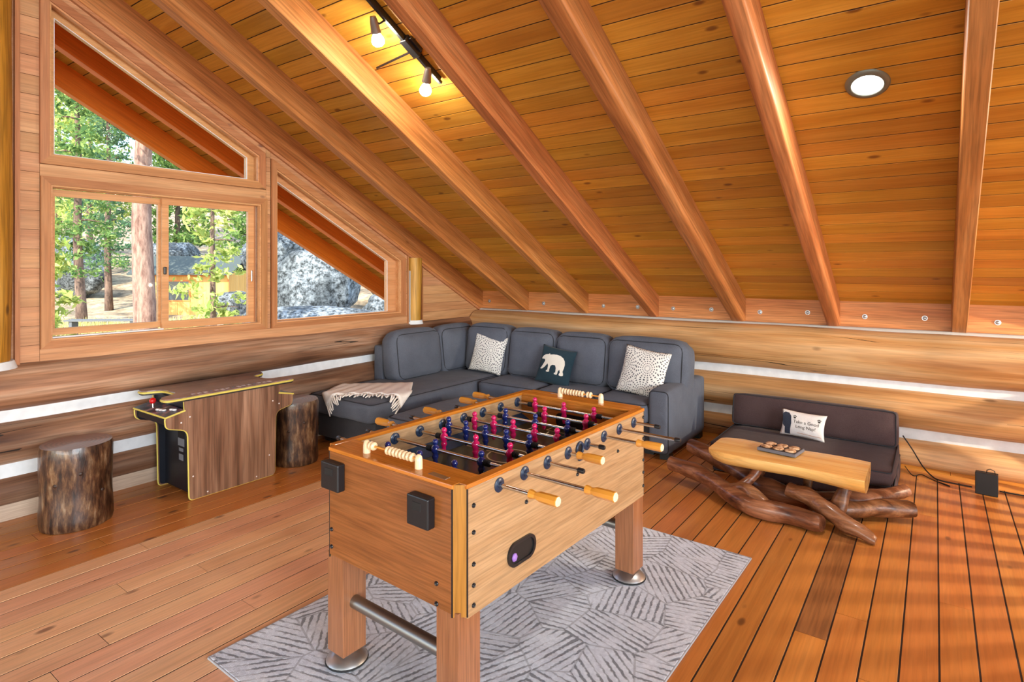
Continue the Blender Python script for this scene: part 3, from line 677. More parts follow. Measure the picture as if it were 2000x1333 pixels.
# ------------------------------------------------------------------ pillows
def pil_f(x, y): return (max(0, 1-x**4)*max(0, 1-y**4))**.55*(.35+.65*(1-x*x*.6)*(1-y*y*.6))
def pil_xy(x, y, w, h, pin): return (x*w/2*(1-pin*(1-y*y)), y*h/2*(1-pin*(1-x*x)))
def pillow(name, w, h, t, mat, loc, yaw, lean, roll, label, group=None, pin=.07, n=22):
    o = thing(name, label, 'pillow', loc, 0, group)
    o.rotation_euler = (Matrix.Rotation(yaw, 4, 'Z') @ Matrix.Rotation(PI/2-lean, 4, 'X') @ Matrix.Rotation(roll, 4, 'Z')).to_euler()
    m = MB()
    for s in (1, -1):
        k = len(m.v)
        for j in range(n+1):
            for i in range(n+1):
                x, y = -1+2*i/n, -1+2*j/n; X, Y = pil_xy(x, y, w, h, pin); m.v.append((X, Y, s*t/2*pil_f(x, y)+.006*s*noise.noise(Vector((x*3, y*3, w*20)))*(1-x*x)*(1-y*y)))
        for j in range(n):
            for i in range(n):
                a = k+j*(n+1)+i; q = (a, a+1, a+n+2, a+n+1); m.f.append(q if s > 0 else q[::-1])
    bm = bmesh.new(); vs = [bm.verts.new(p) for p in m.v]; [bm.faces.new([vs[i] for i in f]) for f in m.f]; bmesh.ops.remove_doubles(bm, verts=bm.verts, dist=1e-5)
    MB().bm(bm).obj('cover', mat, o, 3.2); o['_wh'] = 0; del o['_wh']
    return o
def on_pillow(pts, w, h, t, pin, lift=.0022):
    out = []
    for p in pts:
        x, y = p[0]/(w/2), p[1]/(h/2)
        for _ in range(4): x, y = p[0]/(w/2*(1-pin*(1-y*y))), p[1]/(h/2*(1-pin*(1-x*x)))
        x, y = max(-.97, min(.97, x)), max(-.97, min(.97, y)); out.append((p[0], p[1], t/2*pil_f(x, y)+lift+.006*noise.noise(Vector((x*3, y*3, w*20)))*(1-x*x)*(1-y*y)))
    return out
def decal(name, polys, mat, par, w, h, t, pin=.07, sub=3):
    bm = bmesh.new()
    for poly in polys: bm.faces.new([bm.verts.new((p[0], p[1], 0)) for p in poly])
    bmesh.ops.triangulate(bm, faces=list(bm.faces))
    for _ in range(sub):
        lg = [q for q in bm.edges if q.calc_length() > .02]
        if not lg: break
        bmesh.ops.subdivide_edges(bm, edges=lg, cuts=1); bmesh.ops.triangulate(bm, faces=list(bm.faces))
    m = MB().bm(bm); m.v = on_pillow(m.v, w, h, t, pin); return m.obj(name, mat, par)
def crochet(name):
    N = NT(name); v, _ = coords(N, 'obj', False)
    sp = N.n('SeparateXYZ'); N.l(v, sp.inputs[0]); cb = N.n('CombineXYZ'); N.l(sp.outputs[0], cb.inputs[0]); N.l(sp.outputs[1], cb.inputs[1]); v2 = cb.outputs[0]
    vo = N.n('TexVoronoi', voronoi_dimensions='2D', feature='F1', _2=5.2); vo.inputs['Randomness'].default_value = .35; N.l(v2, vo.inputs['Vector'])
    d = vo.outputs['Distance']; ringw = N.math('SINE', N.math('MULTIPLY', d, 60.0))
    df = N.n('VectorMath', operation='SUBTRACT'); s5 = scaled(N, v2, (5.2, 5.2, 5.2)); N.l(s5, df.inputs[0]); ps = scaled(N, vo.outputs['Position'], (5.2, 5.2, 5.2)); N.l(ps, df.inputs[1])
    sx = N.n('SeparateXYZ'); N.l(df.outputs[0], sx.inputs[0]); an = N.math('ARCTAN2', sx.outputs[1], sx.outputs[0])
    dash = N.math('SINE', N.math('MULTIPLY', an, 18.0)); n1 = N.n('TexNoise', _2=90.0, _3=2.0); N.l(v, n1.inputs['Vector'])
    hole = N.math('MULTIPLY', N.math('GREATER_THAN', ringw, .1), N.math('GREATER_THAN', N.math('ADD', dash, N.math('MULTIPLY', n1.outputs[0], .8)), .55))
    hole = N.math('MULTIPLY', hole, N.math('GREATER_THAN', d, .1))
    N.l(N.mix(hole, rgb(232, 230, 224), rgb(92, 92, 98)), N.b.inputs['Base Color']); N.set(Roughness=.9); N.b.inputs['Specular IOR Level'].default_value = .1
    N.bump(N.math('SUBTRACT', N.math('MULTIPLY', n1.outputs[0], .5), hole), .006, .8); return N.m
M['croc'] = crochet('crochet_white')
M['teal'] = fabric('pillow_dark_teal', rgb(34, 52, 62), rgb(44, 64, 74), wr=.25); M['creamf'] = fabric('print_cream', rgb(226, 220, 206), rgb(236, 232, 222), wr=.1)
M['whitef'] = fabric('pillow_white', rgb(220, 214, 210), rgb(234, 230, 226), wr=.2); M['navyf'] = fabric('print_charcoal', rgb(48, 54, 68), rgb(62, 68, 84), wr=.1)
plain('print_ink', rgb(70, 66, 64), .9); plain('print_tan', rgb(196, 150, 120), .9)
pillow('crochet_pillow', .43, .43, .12, M['croc'], (-4.06, 5.17, .69), .12, .26, -.10, 'white crochet pillow leaning in the corner of the sectional sofa', 'crochet pillows')
pillow('crochet_pillow', .46, .45, .13, M['croc'], (-2.19, 5.11, .685), -.02, .28, -.13, 'white crochet pillow beside the armrest of the sectional sofa', 'crochet pillows')
BW_ = (.40, .385, .11)
pb = pillow('bear_pillow', BW_[0], BW_[1], BW_[2], M['teal'], (-3.12, 5.08, .655), .06, .3, -.13, 'dark teal pillow printed with a cream bear on the sofa', pin=.06)
bear = [(-.150, .062), (-.138, .078), (-.118, .092), (-.098, .098), (-.085, .100), (-.078, .109), (-.068, .107), (-.066, .098), (-.03, .108), (.01, .112), (.05, .108), (.085, .092), (.108, .065), (.118, .03), (.117, -.005), (.112, -.04), (.122, -.06), (.124, -.078), (.105, -.085), (.083, -.083), (.080, -.07), (.088, -.055), (.078, -.028), (.066, -.045), (.064, -.07), (.058, -.083), (.030, -.083), (.026, -.072), (.04, -.062), (.036, -.02), (.022, .004), (-.008, .004), (-.026, -.012), (-.030, -.05), (-.027, -.07), (-.05, -.078), (-.068, -.074), (-.066, -.064), (-.052, -.056), (-.056, -.012), (-.068, .006), (-.092, -.03), (-.112, -.052), (-.135, -.062), (-.146, -.055), (-.132, -.038), (-.118, -.008), (-.106, .028), (-.112, .042), (-.128, .044), (-.148, .040), (-.156, .050)]
decal('bear_print', [[(x*1.02, y*1.0+.0) for x, y in bear]], M['creamf'], pb, *BW_, pin=.06)
NP = (.345, .215, .075)
pn = pillow('nap_pillow', NP[0], NP[1], NP[2], M['whitef'], (-.885, 5.335, .352), -.06, .28, -.04, 'small white pillow with printed words on the dark futon', pin=.09)
decal('figure_print', [[(-.160, .068), (-.14, .085), (-.108, .080), (-.088, .055), (-.082, .0), (-.086, -.05), (-.086, -.090), (-.128, -.090), (-.132, -.04), (-.152, -.02)]], M['navyf'], pn, *NP, pin=.09)
def text_decal(txt, size, x, y, par, mat, name='lettering'):
    cu = bpy.data.curves.new('t', 'FONT'); cu.body = txt; cu.size = size; cu.align_x = 'CENTER'; cu.resolution_u = 3
    to = bpy.data.objects.new('t', cu); COL.objects.link(to); me = to.to_mesh(); m = MB()
    m.v = [(v.co.x+x, v.co.y+y, 0) for v in me.vertices]; m.f = [tuple(p.vertices) for p in me.polygons]; to.to_mesh_clear(); bpy.data.objects.remove(to); bpy.data.curves.remove(cu)
    m.v = on_pillow(m.v, *NP, .09, .0028); return m.obj(name, mat, par)
text_decal('Take a Good', .036, .028, .006, pn, 'print_ink'); text_decal('Long Nap!', .036, .028, -.032, pn, 'print_ink')
for px, py in ((-.06, .052), (.122, .050)):
    ov = lambda cx, cy, a, b, n=8: [(cx+a*math.cos(2*PI*i/n), cy+b*math.sin(2*PI*i/n)) for i in range(n)]
    decal('paw_print', [ov(px, py-.005, .010, .008)]+[ov(px+dx, py+dy, .0035, .005) for dx, dy in ((-.010, .006), (-.0035, .011), (.0035, .011), (.010, .006))], 'print_ink', pn, *NP, pin=.09, sub=0)
decal('ground_line', [[(-.03, -.068), (.145, -.074), (.145, -.077), (-.03, -.072)]], 'print_tan', pn, *NP, pin=.09)

# ------------------------------------------------------------------ throw blanket
M['throw'] = fabric('throw_knit', rgb(248, 238, 228), rgb(254, 250, 245), scale=120, wr=.4)
TH = thing('throw_blanket', 'cream knitted throw with tasselled edge draped over the chaise corner', 'blanket', (-4.3, 3.75, .48))
Q = [Vector((-4.73, 3.70)), Vector((-4.22, 4.16)), Vector((-3.80, 3.70)), Vector((-4.50, 3.24))]
def drape(u, v, lift=.0):
    p = (Q[0]*(1-u)+Q[1]*u)*(1-v)+(Q[3]*(1-u)+Q[2]*u)*v
    bow = Vector((-.05, .09))*(4*u*(1-u))*v*.9; p = p+bow
    x, y, z = p.x, p.y, .492+lift+.006*math.sin(u*40+v*7)*(.3+v)
    d = max(0, 3.395-y); e = max(0, x+3.955)
    if d > 0: y = 3.395-min(d, .03)-.004-lift; z -= max(0, d-.02)*.9
    if e > 0: x = -3.955+min(e, .03)+.004+lift; z -= max(0, e-.02)*.9
    return Vector((x, y, z))
m = MB(); nu, nv = 30, 18
for s in (0, 1):
    k = len(m.v)
    for j in range(nv+1):
        for i in range(nu+1): m.v.append(tuple(drape(i/nu, j/nv, .0 if s else .022)))
    for j in range(nv):
        for i in range(nu):
            a = k+j*(nu+1)+i; q = (a, a+nu+1, a+nu+2, a+1); m.f.append(q if not s else q[::-1])
n1 = (nu+1)*(nv+1)
def rim(idx):
    for a, b in zip(idx, idx[1:]): m.f.append((a, b, b+n1, a+n1))
rim(list(range(nu+1))); rim([nv*(nu+1)+i for i in range(nu, -1, -1)]); rim([j*(nu+1) for j in range(nv, -1, -1)]); rim([j*(nu+1)+nu for j in range(nv+1)])
W_(m, 'knit', M['throw'], TH, 2.0)
for i in range(31):
    u = (i+.3)/31; a = drape(u, 1.0, .012); b = drape(u+random.uniform(-.012, .012), 1.10, .012); c3 = drape(u+random.uniform(-.02, .02), 1.19+random.uniform(-.02, .03), .010)
    W_(MB().tube([a, b, c3], [.006, .0085, .005], 6), 'tassel', M['throw'], TH, 2)

# ------------------------------------------------------------------ floor futon
M['fut'] = fabric('futon_brown', rgb(66, 50, 51), rgb(80, 64, 64), wr=.35)
FU = thing('floor_futon', 'low dark brown floor futon against the log wall beyond the coffee table', 'futon', (-.86, 5.3, 0))
cushion('seat_cushion', FU, M['fut'], -1.49, -.235, 4.80, 5.76, .125, .238, .03, .008, seam='top', seed=41)
cushion('under_cushion', FU, M['fut'], -1.48, -.225, 4.83, 5.78, .003, .128, .03, .004, seam='top', seed=42)
cushion('backrest', FU, M['fut'], -1.49, -.24, 5.47, 5.68, .225, .505, .03, .008, (-.18, 0, 0), 'y-', .004, 43)

# ------------------------------------------------------------------ log coffee table
M['slab'] = wood('slab_pine', rgb(214, 138, 56), rgb(238, 180, 98), rgb(248, 208, 138), 'X', src='obj', knots=.12, var=0, streak=.15, rough=.25, g=.8, coat=.4)
M['drift'] = wood('branch_varnished', rgb(78, 42, 22), rgb(122, 74, 44), rgb(164, 112, 76), 'X', src='obj', knots=.2, var=.3, streak=.4, rough=.38, g=1.0, coat=.2, bump=.8, con=1.3)
CT = thing('coffee_table', 'split log coffee table on varnished branches in front of the futon', 'coffee table', (-.84, 4.42, 0))
m = MB(); nx = 30; prof = [(-.5, 0), (-.505, -.18), (-.48, -.45), (-.40, -.75), (-.22, -.95), (0, -1), (.22, -.95), (.40, -.75), (.48, -.45), (.505, -.18), (.5, 0), (.3, .02), (0, .02), (-.3, .02)]
for i in range(nx+1):
    t = i/nx; x = -1.335+.985*t; wdt = .425*(1+.03*math.sin(t*9)); dep = .112*(1+.06*math.sin(t*7+1)); cy = 4.445-.04*t+.008*math.sin(t*11)
    if t < .12: wdt *= .72+.28*math.sqrt(t/.12); dep *= .6+.4*math.sqrt(t/.12)
    for a, b in prof: m.v.append((x, cy+a*wdt+.006*noise.noise(Vector((x*7, a*5, b))), .343+b*dep))
np_ = len(prof)
for i in range(nx):
    for j in range(np_): a = i*np_; m.f.append((a+j, a+(j+1) % np_, a+np_+(j+1) % np_, a+np_+j))
m.f.append(tuple(range(np_-1, -1, -1))); m.f.append(tuple(nx*np_+j for j in range(np_)))
m.f = [f[::-1] for f in m.f]
W_(m, 'table_top', M['slab'], CT, .7)
def branch(pts, rad, name='base_branch', seg=14, sub=5, seed=0):
    P = [Vector(p) for p in pts]; n = len(P); path = []; rr = []
    for i in range(n-1):
        p0, p1, p2, p3 = P[max(i-1, 0)], P[i], P[i+1], P[min(i+2, n-1)]
        for k in range(sub):
            t = k/sub; q = .5*((2*p1)+(p2-p0)*t+(2*p0-5*p1+4*p2-p3)*t*t+(3*p1-p0-3*p2+p3)*t**3)
            path.append(q); r = rad[i]*(1-t)+rad[i+1]*t; rr.append(r*1.1*(1+.26*noise.noise(q*7+Vector((seed, 0, 0)))))
    path.append(P[-1]); rr.append(rad[-1]); mm = MB().tube(path, rr, seg)
    mm.v = [tuple(Vector(p)+Vector(noise.noise_vector(Vector(p)*11))*.011) for p in mm.v]
    mm.v = [(p[0], p[1], max(.002, p[2])) for p in mm.v]
    return W_(mm, name, M['drift'], CT, 1.2)
branch([(-1.67, 4.42, .135), (-1.40, 4.36, .115), (-1.17, 4.20, .085), (-.95, 4.10, .065), (-.72, 4.11, .062), (-.57, 4.07, .062)], [.052, .057, .058, .062, .06, .045], seed=1)
branch([(-1.62, 4.74, .20), (-1.32, 4.60, .165), (-1.0, 4.40, .11), (-.75, 4.37, .085), (-.5, 4.45, .10), (-.33, 4.56, .12), (-.16, 4.76, .15)], [.05, .055, .06, .058, .056, .05, .04], seed=2)
branch([(-.80, 4.30, .155), (-.68, 4.26, .15), (-.56, 4.20, .11), (-.43, 4.14, .065), (-.285, 4.09, .03)], [.045, .05, .05, .046, .024], seed=3)
branch([(-.66, 4.26, .07), (-.45, 4.36, .085), (-.30, 4.50, .085), (-.11, 4.61, .085)], [.045, .05, .05, .042], seed=4)
branch([(-1.20, 4.20, .09), (-1.08, 4.19, .14), (-.98, 4.13, .13), (-.86, 4.10, .08)], [.03, .035, .04, .03], seed=5)
branch([(-1.00, 4.34, .275), (-1.03, 4.28, .20), (-1.10, 4.20, .14), (-1.16, 4.15, .09)], [.04, .03, .032, .03], 'leg', seed=6)
branch([(-.46, 4.34, .275), (-.48, 4.31, .19), (-.52, 4.27, .08)], [.045, .04, .045], 'leg', seed=7)
branch([(-.70, 4.52, .275), (-.71, 4.47, .18), (-.72, 4.40, .10)], [.03, .026, .03], 'leg', seed=8)
branch([(-1.0, 4.54, .275), (-1.02, 4.50, .2), (-1.06, 4.44, .13)], [.036, .032, .034], 'leg', seed=9)
TR = thing('serving_tray', 'dark grey tray of tan patterned pieces lying on the split log table', 'tray', (-.89, 4.495, .3505), math.radians(-8))
plain('tray_slate', rgb(104, 106, 116), .5); plain('tray_inside', rgb(46, 40, 40), .6)
def tanmat():
    N = NT('tan_patterned'); v, _ = coords(N, 'pos', False); n = N.n('TexNoise', _2=45.0, _3=3.0); N.l(v, n.inputs['Vector'])
    N.l(N.ramp(n.outputs[0], [(.35, rgb(120, 76, 46)), (.5, rgb(206, 160, 118)), (.7, rgb(232, 204, 172))]), N.b.inputs['Base Color']); N.set(Roughness=.5); return N.m
tanmat()
MB().bbox(-.13, .13, -.095, .095, 0, .022, .003, 1).obj('tray_body', 'tray_slate', TR); MB().box(-.122, .122, -.087, .087, .022, .0232).obj('tray_bed', 'tray_inside', TR)
for i in range(3):
    for j in range(2):
        MB().lathe([(.036, 0), (.038, .004), (.034, .009), (.012, .012)], 14, Matrix.Translation((-.08+.08*i, -.042+.084*j, .0232)) @ Matrix.Rotation(i+j, 4, 'Z')).obj('tan_piece', 'tan_patterned', TR, 1)

# ------------------------------------------------------------------ power box and cords
PB = thing('power_box', 'square black power box standing on the floor by the log wall', 'power supply', (.305, 5.49, 0), math.radians(-6))
MB().bbox(-.065, .065, -.03, .03, 0, .158, .004, 2).obj('case', 'black_satin', PB)
MB().tube([(.0, 0, .155), (.002, 0, .178), (.02, 0, .188), (.045, 0, .178), (.05, 0, .155)], .0028, 6).obj('wire_handle', 'black_satin', PB, 2)
plain('cord_black', rgb(24, 22, 22), .6)
def cord(pts, r, label, par=None):
    P = [Vector(p) for p in pts]; path = []
    for i in range(len(P)-1):
        p0, p1, p2, p3 = P[max(i-1, 0)], P[i], P[i+1], P[min(i+2, len(P)-1)]
        for k in range(6):
            t = k/6; path.append(.5*((2*p1)+(p2-p0)*t+(2*p0-5*p1+4*p2-p3)*t*t+(3*p1-p0-3*p2+p3)*t**3))
    path.append(P[-1]); return W_(MB().tube(path, r, 7), 'power_cord', 'cord_black', PB, 2, label=label)
cord([(-.215, 5.80, .27), (-.15, 5.79, .17), (-.08, 5.74, .06), (-.02, 5.69, .008), (.03, 5.62, .006), (.13, 5.60, .006), (.225, 5.585, .008)], .005, 'thick black cord from behind the futon')
cord([(.385, 5.60, .006), (.52, 5.595, .006), (.75, 5.60, .006), (1.0, 5.62, .006)], .005, 'thick black cord running along the wall')
cord([(-.20, 5.77, .03), (-.16, 5.68, .004), (-.13, 5.63, .004), (-.09, 5.70, .004), (-.03, 5.63, .004), (.01, 5.585, .004), (.06, 5.53, .004), (.09, 5.515, .004), (.07, 5.545, .004), (-.01, 5.60, .004)], .0032, 'thin tangled cord beside the futon')
# ------------------------------------------------------------------ cocktail arcade cabinet
M['walnut'] = wood('walnut_laminate', rgb(84, 54, 38), rgb(128, 90, 68), rgb(160, 122, 98), 'Z', src='obj', knots=0, var=0, streak=.4, con=1.2, rough=.4, g=.9)
plain('yellow_moulding', rgb(214, 198, 96), .35); plain('joystick_red', rgb(206, 22, 26), .2, coat=.5); plain('button_white', rgb(226, 220, 222), .35); plain('arcade_black', rgb(12, 18, 30), .4); plain('label_grey', rgb(120, 124, 134), .6)
def artmat():
    N = NT('arcade_artwork'); v, _ = coords(N, 'obj', False); n = N.n('TexNoise', _2=9.0, _3=4.0); n.inputs['Distortion'].default_value = 1.5; N.l(v, n.inputs['Vector'])
    N.l(N.ramp(n.outputs[0], [(.3, rgb(74, 58, 66)), (.48, rgb(112, 92, 98)), (.6, rgb(134, 108, 112)), (.72, rgb(170, 116, 84)), (.8, rgb(96, 90, 120))]), N.b.inputs['Base Color']); N.set(Roughness=.12); N.b.inputs['Coat Weight'].default_value = .5; return N.m
def deckmat():
    N = NT('control_artwork'); v, _ = coords(N, 'obj', False); n = N.n('TexNoise', _2=14.0, _3=4.0); N.l(v, n.inputs['Vector'])
    N.l(N.ramp(n.outputs[0], [(.32, rgb(32, 36, 48)), (.5, rgb(70, 80, 100)), (.6, rgb(150, 90, 96)), (.72, rgb(176, 190, 190))]), N.b.inputs['Base Color']); N.set(Roughness=.3); return N.m
artmat(); deckmat()
AC = thing('arcade_table', 'walnut cocktail arcade cabinet with yellow edging between two log stumps', 'arcade machine', (-4.53, 2.36, 0))
prof = [(2.03, .004), (2.69, .004), (2.70, .505), (2.845, .535), (2.85, .612), (2.735, .640), (2.735, .712), (1.99, .712), (1.995, .640), (1.868, .612), (1.873, .545), (2.02, .505)]
prf = rounded(prof, [.03, .03, .05, .03, .012, 0, 0, 0, 0, .012, .03, .05])
for x in (-4.285, -4.765):
    pn_ = W_(MB().prism(prf, x-.009, x+.009, 'X'), 'side_panel', M['walnut'], AC)
    ym = MB().tube([(x, p[0], p[1]) for p in prf], .0065, 6, closed=True)
    q = W_(ym, 'edge_moulding', 'yellow_moulding', AC, 1)
W_(MB().prism([(p[0]*.98+2.36*.02, p[1]*.97+.008) for p in prf], -4.7555, -4.753, 'X'), 'side_liner', 'arcade_black', AC)
topo = [(-4.265, 1.868), (-4.265, 2.858), (-4.36, 2.858), (-4.44, 2.715), (-4.65, 2.715), (-4.72, 2.858), (-4.80, 2.858), (-4.80, 1.90), (-4.705, 1.895), (-4.66, 2.02), (-4.44, 2.02), (-4.37, 1.868)]
topr = rounded(topo, [.04, .04, .03, .04, .04, .03, .04, .04, .03, .05, .05, .04])
W_(MB().prism(topr, .728, .7465, 'Z'), 'table_top', 'arcade_artwork', AC)
W_(MB().prism([(p[0], p[1]) for p in topr], .714, .728, 'Z'), 'top_underlay', 'arcade_black', AC)
W_(MB().tube([(p[0], p[1], .731) for p in topr], .0085, 6, closed=True), 'top_moulding', 'yellow_moulding', AC, 1)
for i in range(15):     # illegible printed title along the near edge
    W_(MB().box(-4.33, -4.305+.006*(i % 3), 2.06+i*.042, 2.06+i*.042+.026, .7465, .7468), 'title_mark', 'label_grey' if i % 4 == 3 else 'button_white', AC)
W_(MB().box(-4.755, -4.295, 2.075, 2.085, .02, .62), 'front_panel', 'arcade_black', AC); W_(MB().box(-4.755, -4.295, 2.635, 2.645, .02, .62), 'rear_panel', 'arcade_black', AC)
W_(MB().box(-4.755, -4.295, 2.01, 2.71, .60, .712), 'screen_box', 'arcade_black', AC)
for i, (z0, z1, y0) in enumerate(((.475, .50, .045), (.40, .468, .06), (.34, .395, .06), (.30, .325, .04), (.235, .28, .04))):
    W_(MB().box(-4.50-y0*.8, -4.50+y0*.8, 2.0735, 2.0752, z0, z1), 'warning_label', 'label_grey' if i != 1 else 'rubber', AC)
for s, nm in ((-1, 'a'), (1, 'b')):
    mir = lambda y: y if s < 0 else 4.72-y
    pl = [(mir(1.868), .612), (mir(1.998), .641), (mir(1.998), .655), (mir(1.868), .626)]
    if s > 0: pl = pl[::-1]
    dk = W_(MB().prism(pl, -4.775, -4.275, 'X'), 'control_deck', 'control_artwork', AC)
    def c_(mb, name, mat, sm=None): return under(AC, mb.obj(name, mat, None, sm))
    W_(MB().tube([(-4.775, mir(1.866), .619), (-4.275, mir(1.866), .619), (-4.275, mir(1.998), .648)], .0065, 6), 'deck_moulding', 'yellow_moulding', AC, 1)
    W_(MB().box(-4.755, -4.295, min(mir(1.885), mir(2.0)), max(mir(1.885), mir(2.0)), .56, .612), 'deck_box', 'arcade_black', AC)
    yy = mir(1.925); js = W_(MB().cyl((-4.60, yy, .63), (-4.605, yy, .672), .006, seg=10), 'joystick', 'steel', AC, 1)
    W_(MB().lathe([(.002, -.024), (.014, -.019), (.022, -.008), (.023, .003), (.017, .015), (.006, .021)], 16, Matrix.Translation((-4.606, yy, .688))), 'joystick_ball', 'joystick_red', AC, 2)
    for k, (bx, by) in enumerate(((-4.50, 1.915), (-4.465, 1.92), (-4.43, 1.925), (-4.38, 1.955), (-4.35, 1.96))):
        W_(MB().lathe([(.015, 0), (.015, .008), (.012, .011)], 14, Matrix.Translation((bx, mir(by), .626+(by-1.868)*.223))), 'button', 'button_white', AC, 1)
scr = MB().lathe([(.006, 0), (.005, .002)], 8).mesh('screw', 'button_white')
for y, z in ((2.031, .597), (1.972, .567), (2.053, .169), (2.156, .03), (2.533, .03), (2.641, .169), (2.671, .593), (2.726, .562)):
    under(AC, link('screw', scr, None, location=(-4.276, y, z), rotation_euler=(0, PI/2, 0)))

# ------------------------------------------------------------------ log stump stools
def barkmat():
    N = NT('stump_side'); v, r = coords(N, 'obj', True); n = N.n('TexNoise', _2=1.0, _3=5.0, _4=.65); N.l(scaled(N, v, (26, 26, 7)), n.inputs['Vector'])
    n2 = N.n('TexNoise', _2=7.0, _3=3.0); N.l(v, n2.inputs['Vector'])
    c = N.ramp(n.outputs[0], [(.36, rgb(40, 24, 16)), (.48, rgb(84, 54, 36)), (.58, rgb(126, 92, 62)), (.68, rgb(158, 132, 104))])
    c = N.mix(.6, c, N.ramp(n2.outputs[0], [(.35, rgb(120, 100, 92)), (.7, (1, 1, 1, 1))]), 'MULTIPLY')
    N.l(c, N.b.inputs['Base Color']); N.set(Roughness=.35); N.b.inputs['Coat Weight'].default_value = .3; N.bump(n.outputs[0], .006, .6); return N.m
def stoptop():
    N = NT('stump_top'); v, r = coords(N, 'obj', False); l = N.n('VectorMath', operation='LENGTH'); N.l(scaled(N, v, (1, 1, 0)), l.inputs[0])
    n = N.n('TexNoise', _2=8.0, _3=3.0); N.l(v, n.inputs['Vector']); w = N.math('SINE', N.math('ADD', N.math('MULTIPLY', l.outputs['Value'], 240.0), N.math('MULTIPLY', n.outputs[0], 9.0)))
    N.l(N.ramp(N.math('MULTIPLY_ADD', w, .5, .5), [(0, rgb(98, 54, 36)), (1, rgb(130, 78, 56))]), N.b.inputs['Base Color']); N.set(Roughness=.3); N.b.inputs['Coat Weight'].default_value = .3; return N.m
barkmat(); stoptop(); plain('stump_knot', rgb(52, 32, 22), .5)
def stump(x, y, r, h, seed, label):
    t = thing('stump_stool', label, 'stool', (x, y, 0), 0, 'log stump stools'); m = MB(); seg, n = 40, 16
    def rad(a, z): return r*(1+.05*noise.noise(Vector((math.cos(a)*1.3, math.sin(a)*1.3, seed)))+.025*noise.noise(Vector((math.cos(a)*4, math.sin(a)*4, z*6+seed)))-.03*math.exp(-((z-h*.45)/.12)**2))
    for i in range(n+1):
        z = .004+h*i/n-.004; k = 1-(.035 if i in (0, n) else 0)
        for j in range(seg): a = 2*PI*j/seg; q = rad(a, z)*k; m.v.append((q*math.cos(a), q*math.sin(a), max(.002, z)))
    for i in range(n):
        for j in range(seg): m.f.append((i*seg+j, i*seg+(j+1) % seg, (i+1)*seg+(j+1) % seg, (i+1)*seg+j))
    m.f.append(tuple(range(seg-1, -1, -1))); m.obj('trunk', 'stump_side', t, 1.2)
    tp = MB(); tp.v = [(.965*rad(2*PI*j/seg, h)*math.cos(2*PI*j/seg), .965*rad(2*PI*j/seg, h)*math.sin(2*PI*j/seg), h) for j in range(seg)]+[(0, 0, h+.002)]; tp.f = [(j, (j+1) % seg, seg) for j in range(seg)]
    tp.obj('seat_top', 'stump_top', t)
    for a, z in ((-.9, .30), (-.2, .36), (.5, .22), (2.1, .3)):
        q = rad(a, z); MB().lathe([(.016, -.006), (.011, .002), (.004, .0035)], 10, Matrix.Translation((q*math.cos(a), q*math.sin(a), z)) @ Matrix.Rotation(a, 4, 'Z') @ Matrix.Rotation(PI/2, 4, 'Y')).obj('knot', 'stump_knot', t, 2)
    return t
stump(-4.53, 1.436, .200, .520, 1, 'thick varnished log stump stool standing alone left of the arcade cabinet')
stump(-4.435, 2.985, .185, .528, 2, 'varnished log stump stool wedged between the arcade cabinet and the sofa chaise')

# ------------------------------------------------------------------ lights on the ceiling
plain('bulb_glow', (1, .95, .85, 1), .5, emit=(1, .90, .76, 1), es=30); plain('track_black', rgb(28, 28, 30), .4); plain('bronze_ring', rgb(120, 126, 116), .45, .4); plain('lens_glow', (1, 1, 1, 1), .5, emit=(1, .98, .94, 1), es=9); plain('socket_grey', rgb(140, 132, 124), .4, .6)
def roofpt(x, y, drop=0): return Vector((x, y, zcei(y)-drop))
TL = thing('track_light', 'black track light with two lit bulbs along the second ceiling bay', 'track light', (-2.81, 2.6, zcei(2.6)))
RM = Matrix.Rotation(-R28, 4, 'X')
W_(MB().bbox(-.014, .014, -1.0, .50, -.05, -.026, .003, 1, Matrix.Translation(roofpt(-2.81, 2.62)) @ RM), 'rail', 'track_black', TL)
W_(MB().bbox(-.03, .03, -.075, .075, -.056, -.0, .004, 1, Matrix.Translation(roofpt(-2.81, 2.765)) @ RM), 'feed_box', 'track_black', TL)
W_(MB().bbox(.02, .05, -.06, .06, -.03, -.001, .004, 1, Matrix.Translation(roofpt(-2.81, 2.765)) @ RM), 'ceiling_canopy', 'track_black', TL)
W_(MB().cyl(roofpt(-2.83, 2.78, .035), roofpt(-3.22, 2.82, .035), .008, seg=8), 'feed_arm', 'track_black', TL, 1)
W_(MB().box(-.006, .006, -.9, .48, -.026, -.001, Matrix.Translation(roofpt(-2.81, 2.62)) @ RM), 'rail_mount', 'track_black', TL)
for (ya, top, bul) in ((2.53, Vector((-2.855, 2.475, 3.20)), Vector((-2.89, 2.54, 3.105))), (2.93, Vector((-2.80, 2.90, 2.985)), Vector((-2.873, 2.953, 2.885)))):
    hp = roofpt(-2.81, ya, .05); d = (bul-top).normalized()
    hd_ = W_(MB().tube([hp, (hp+top)/2+Vector((0, 0, -.02)), top], .007, 8), 'swivel_arm', 'track_black', TL, 1)
    W_(MB().tube([top-d*.03, top, top+d*.045, top+d*.07], [.018, .026, .03, .034], 16), 'lamp_socket', 'socket_grey', TL, 1)
    q = Vector((0, 0, 1)).rotation_difference(d).to_matrix().to_4x4()
    W_(MB().lathe([(.022, -.045), (.036, -.02), (.042, .0), (.038, .018), (.024, .032), (.004, .037)], 18, Matrix.Translation(bul) @ q), 'bulb', 'bulb_glow', TL, 2)
    lamp('bulb_light', 'POINT', bul+d*.07, (0, 0, -1), 3, (1, .93, .82), shadow_soft_size=.04)
RL = thing('recessed_light', 'round recessed ceiling light with dull metal ring near the right rafter', 'ceiling light', roofpt(-.296, 3.687))
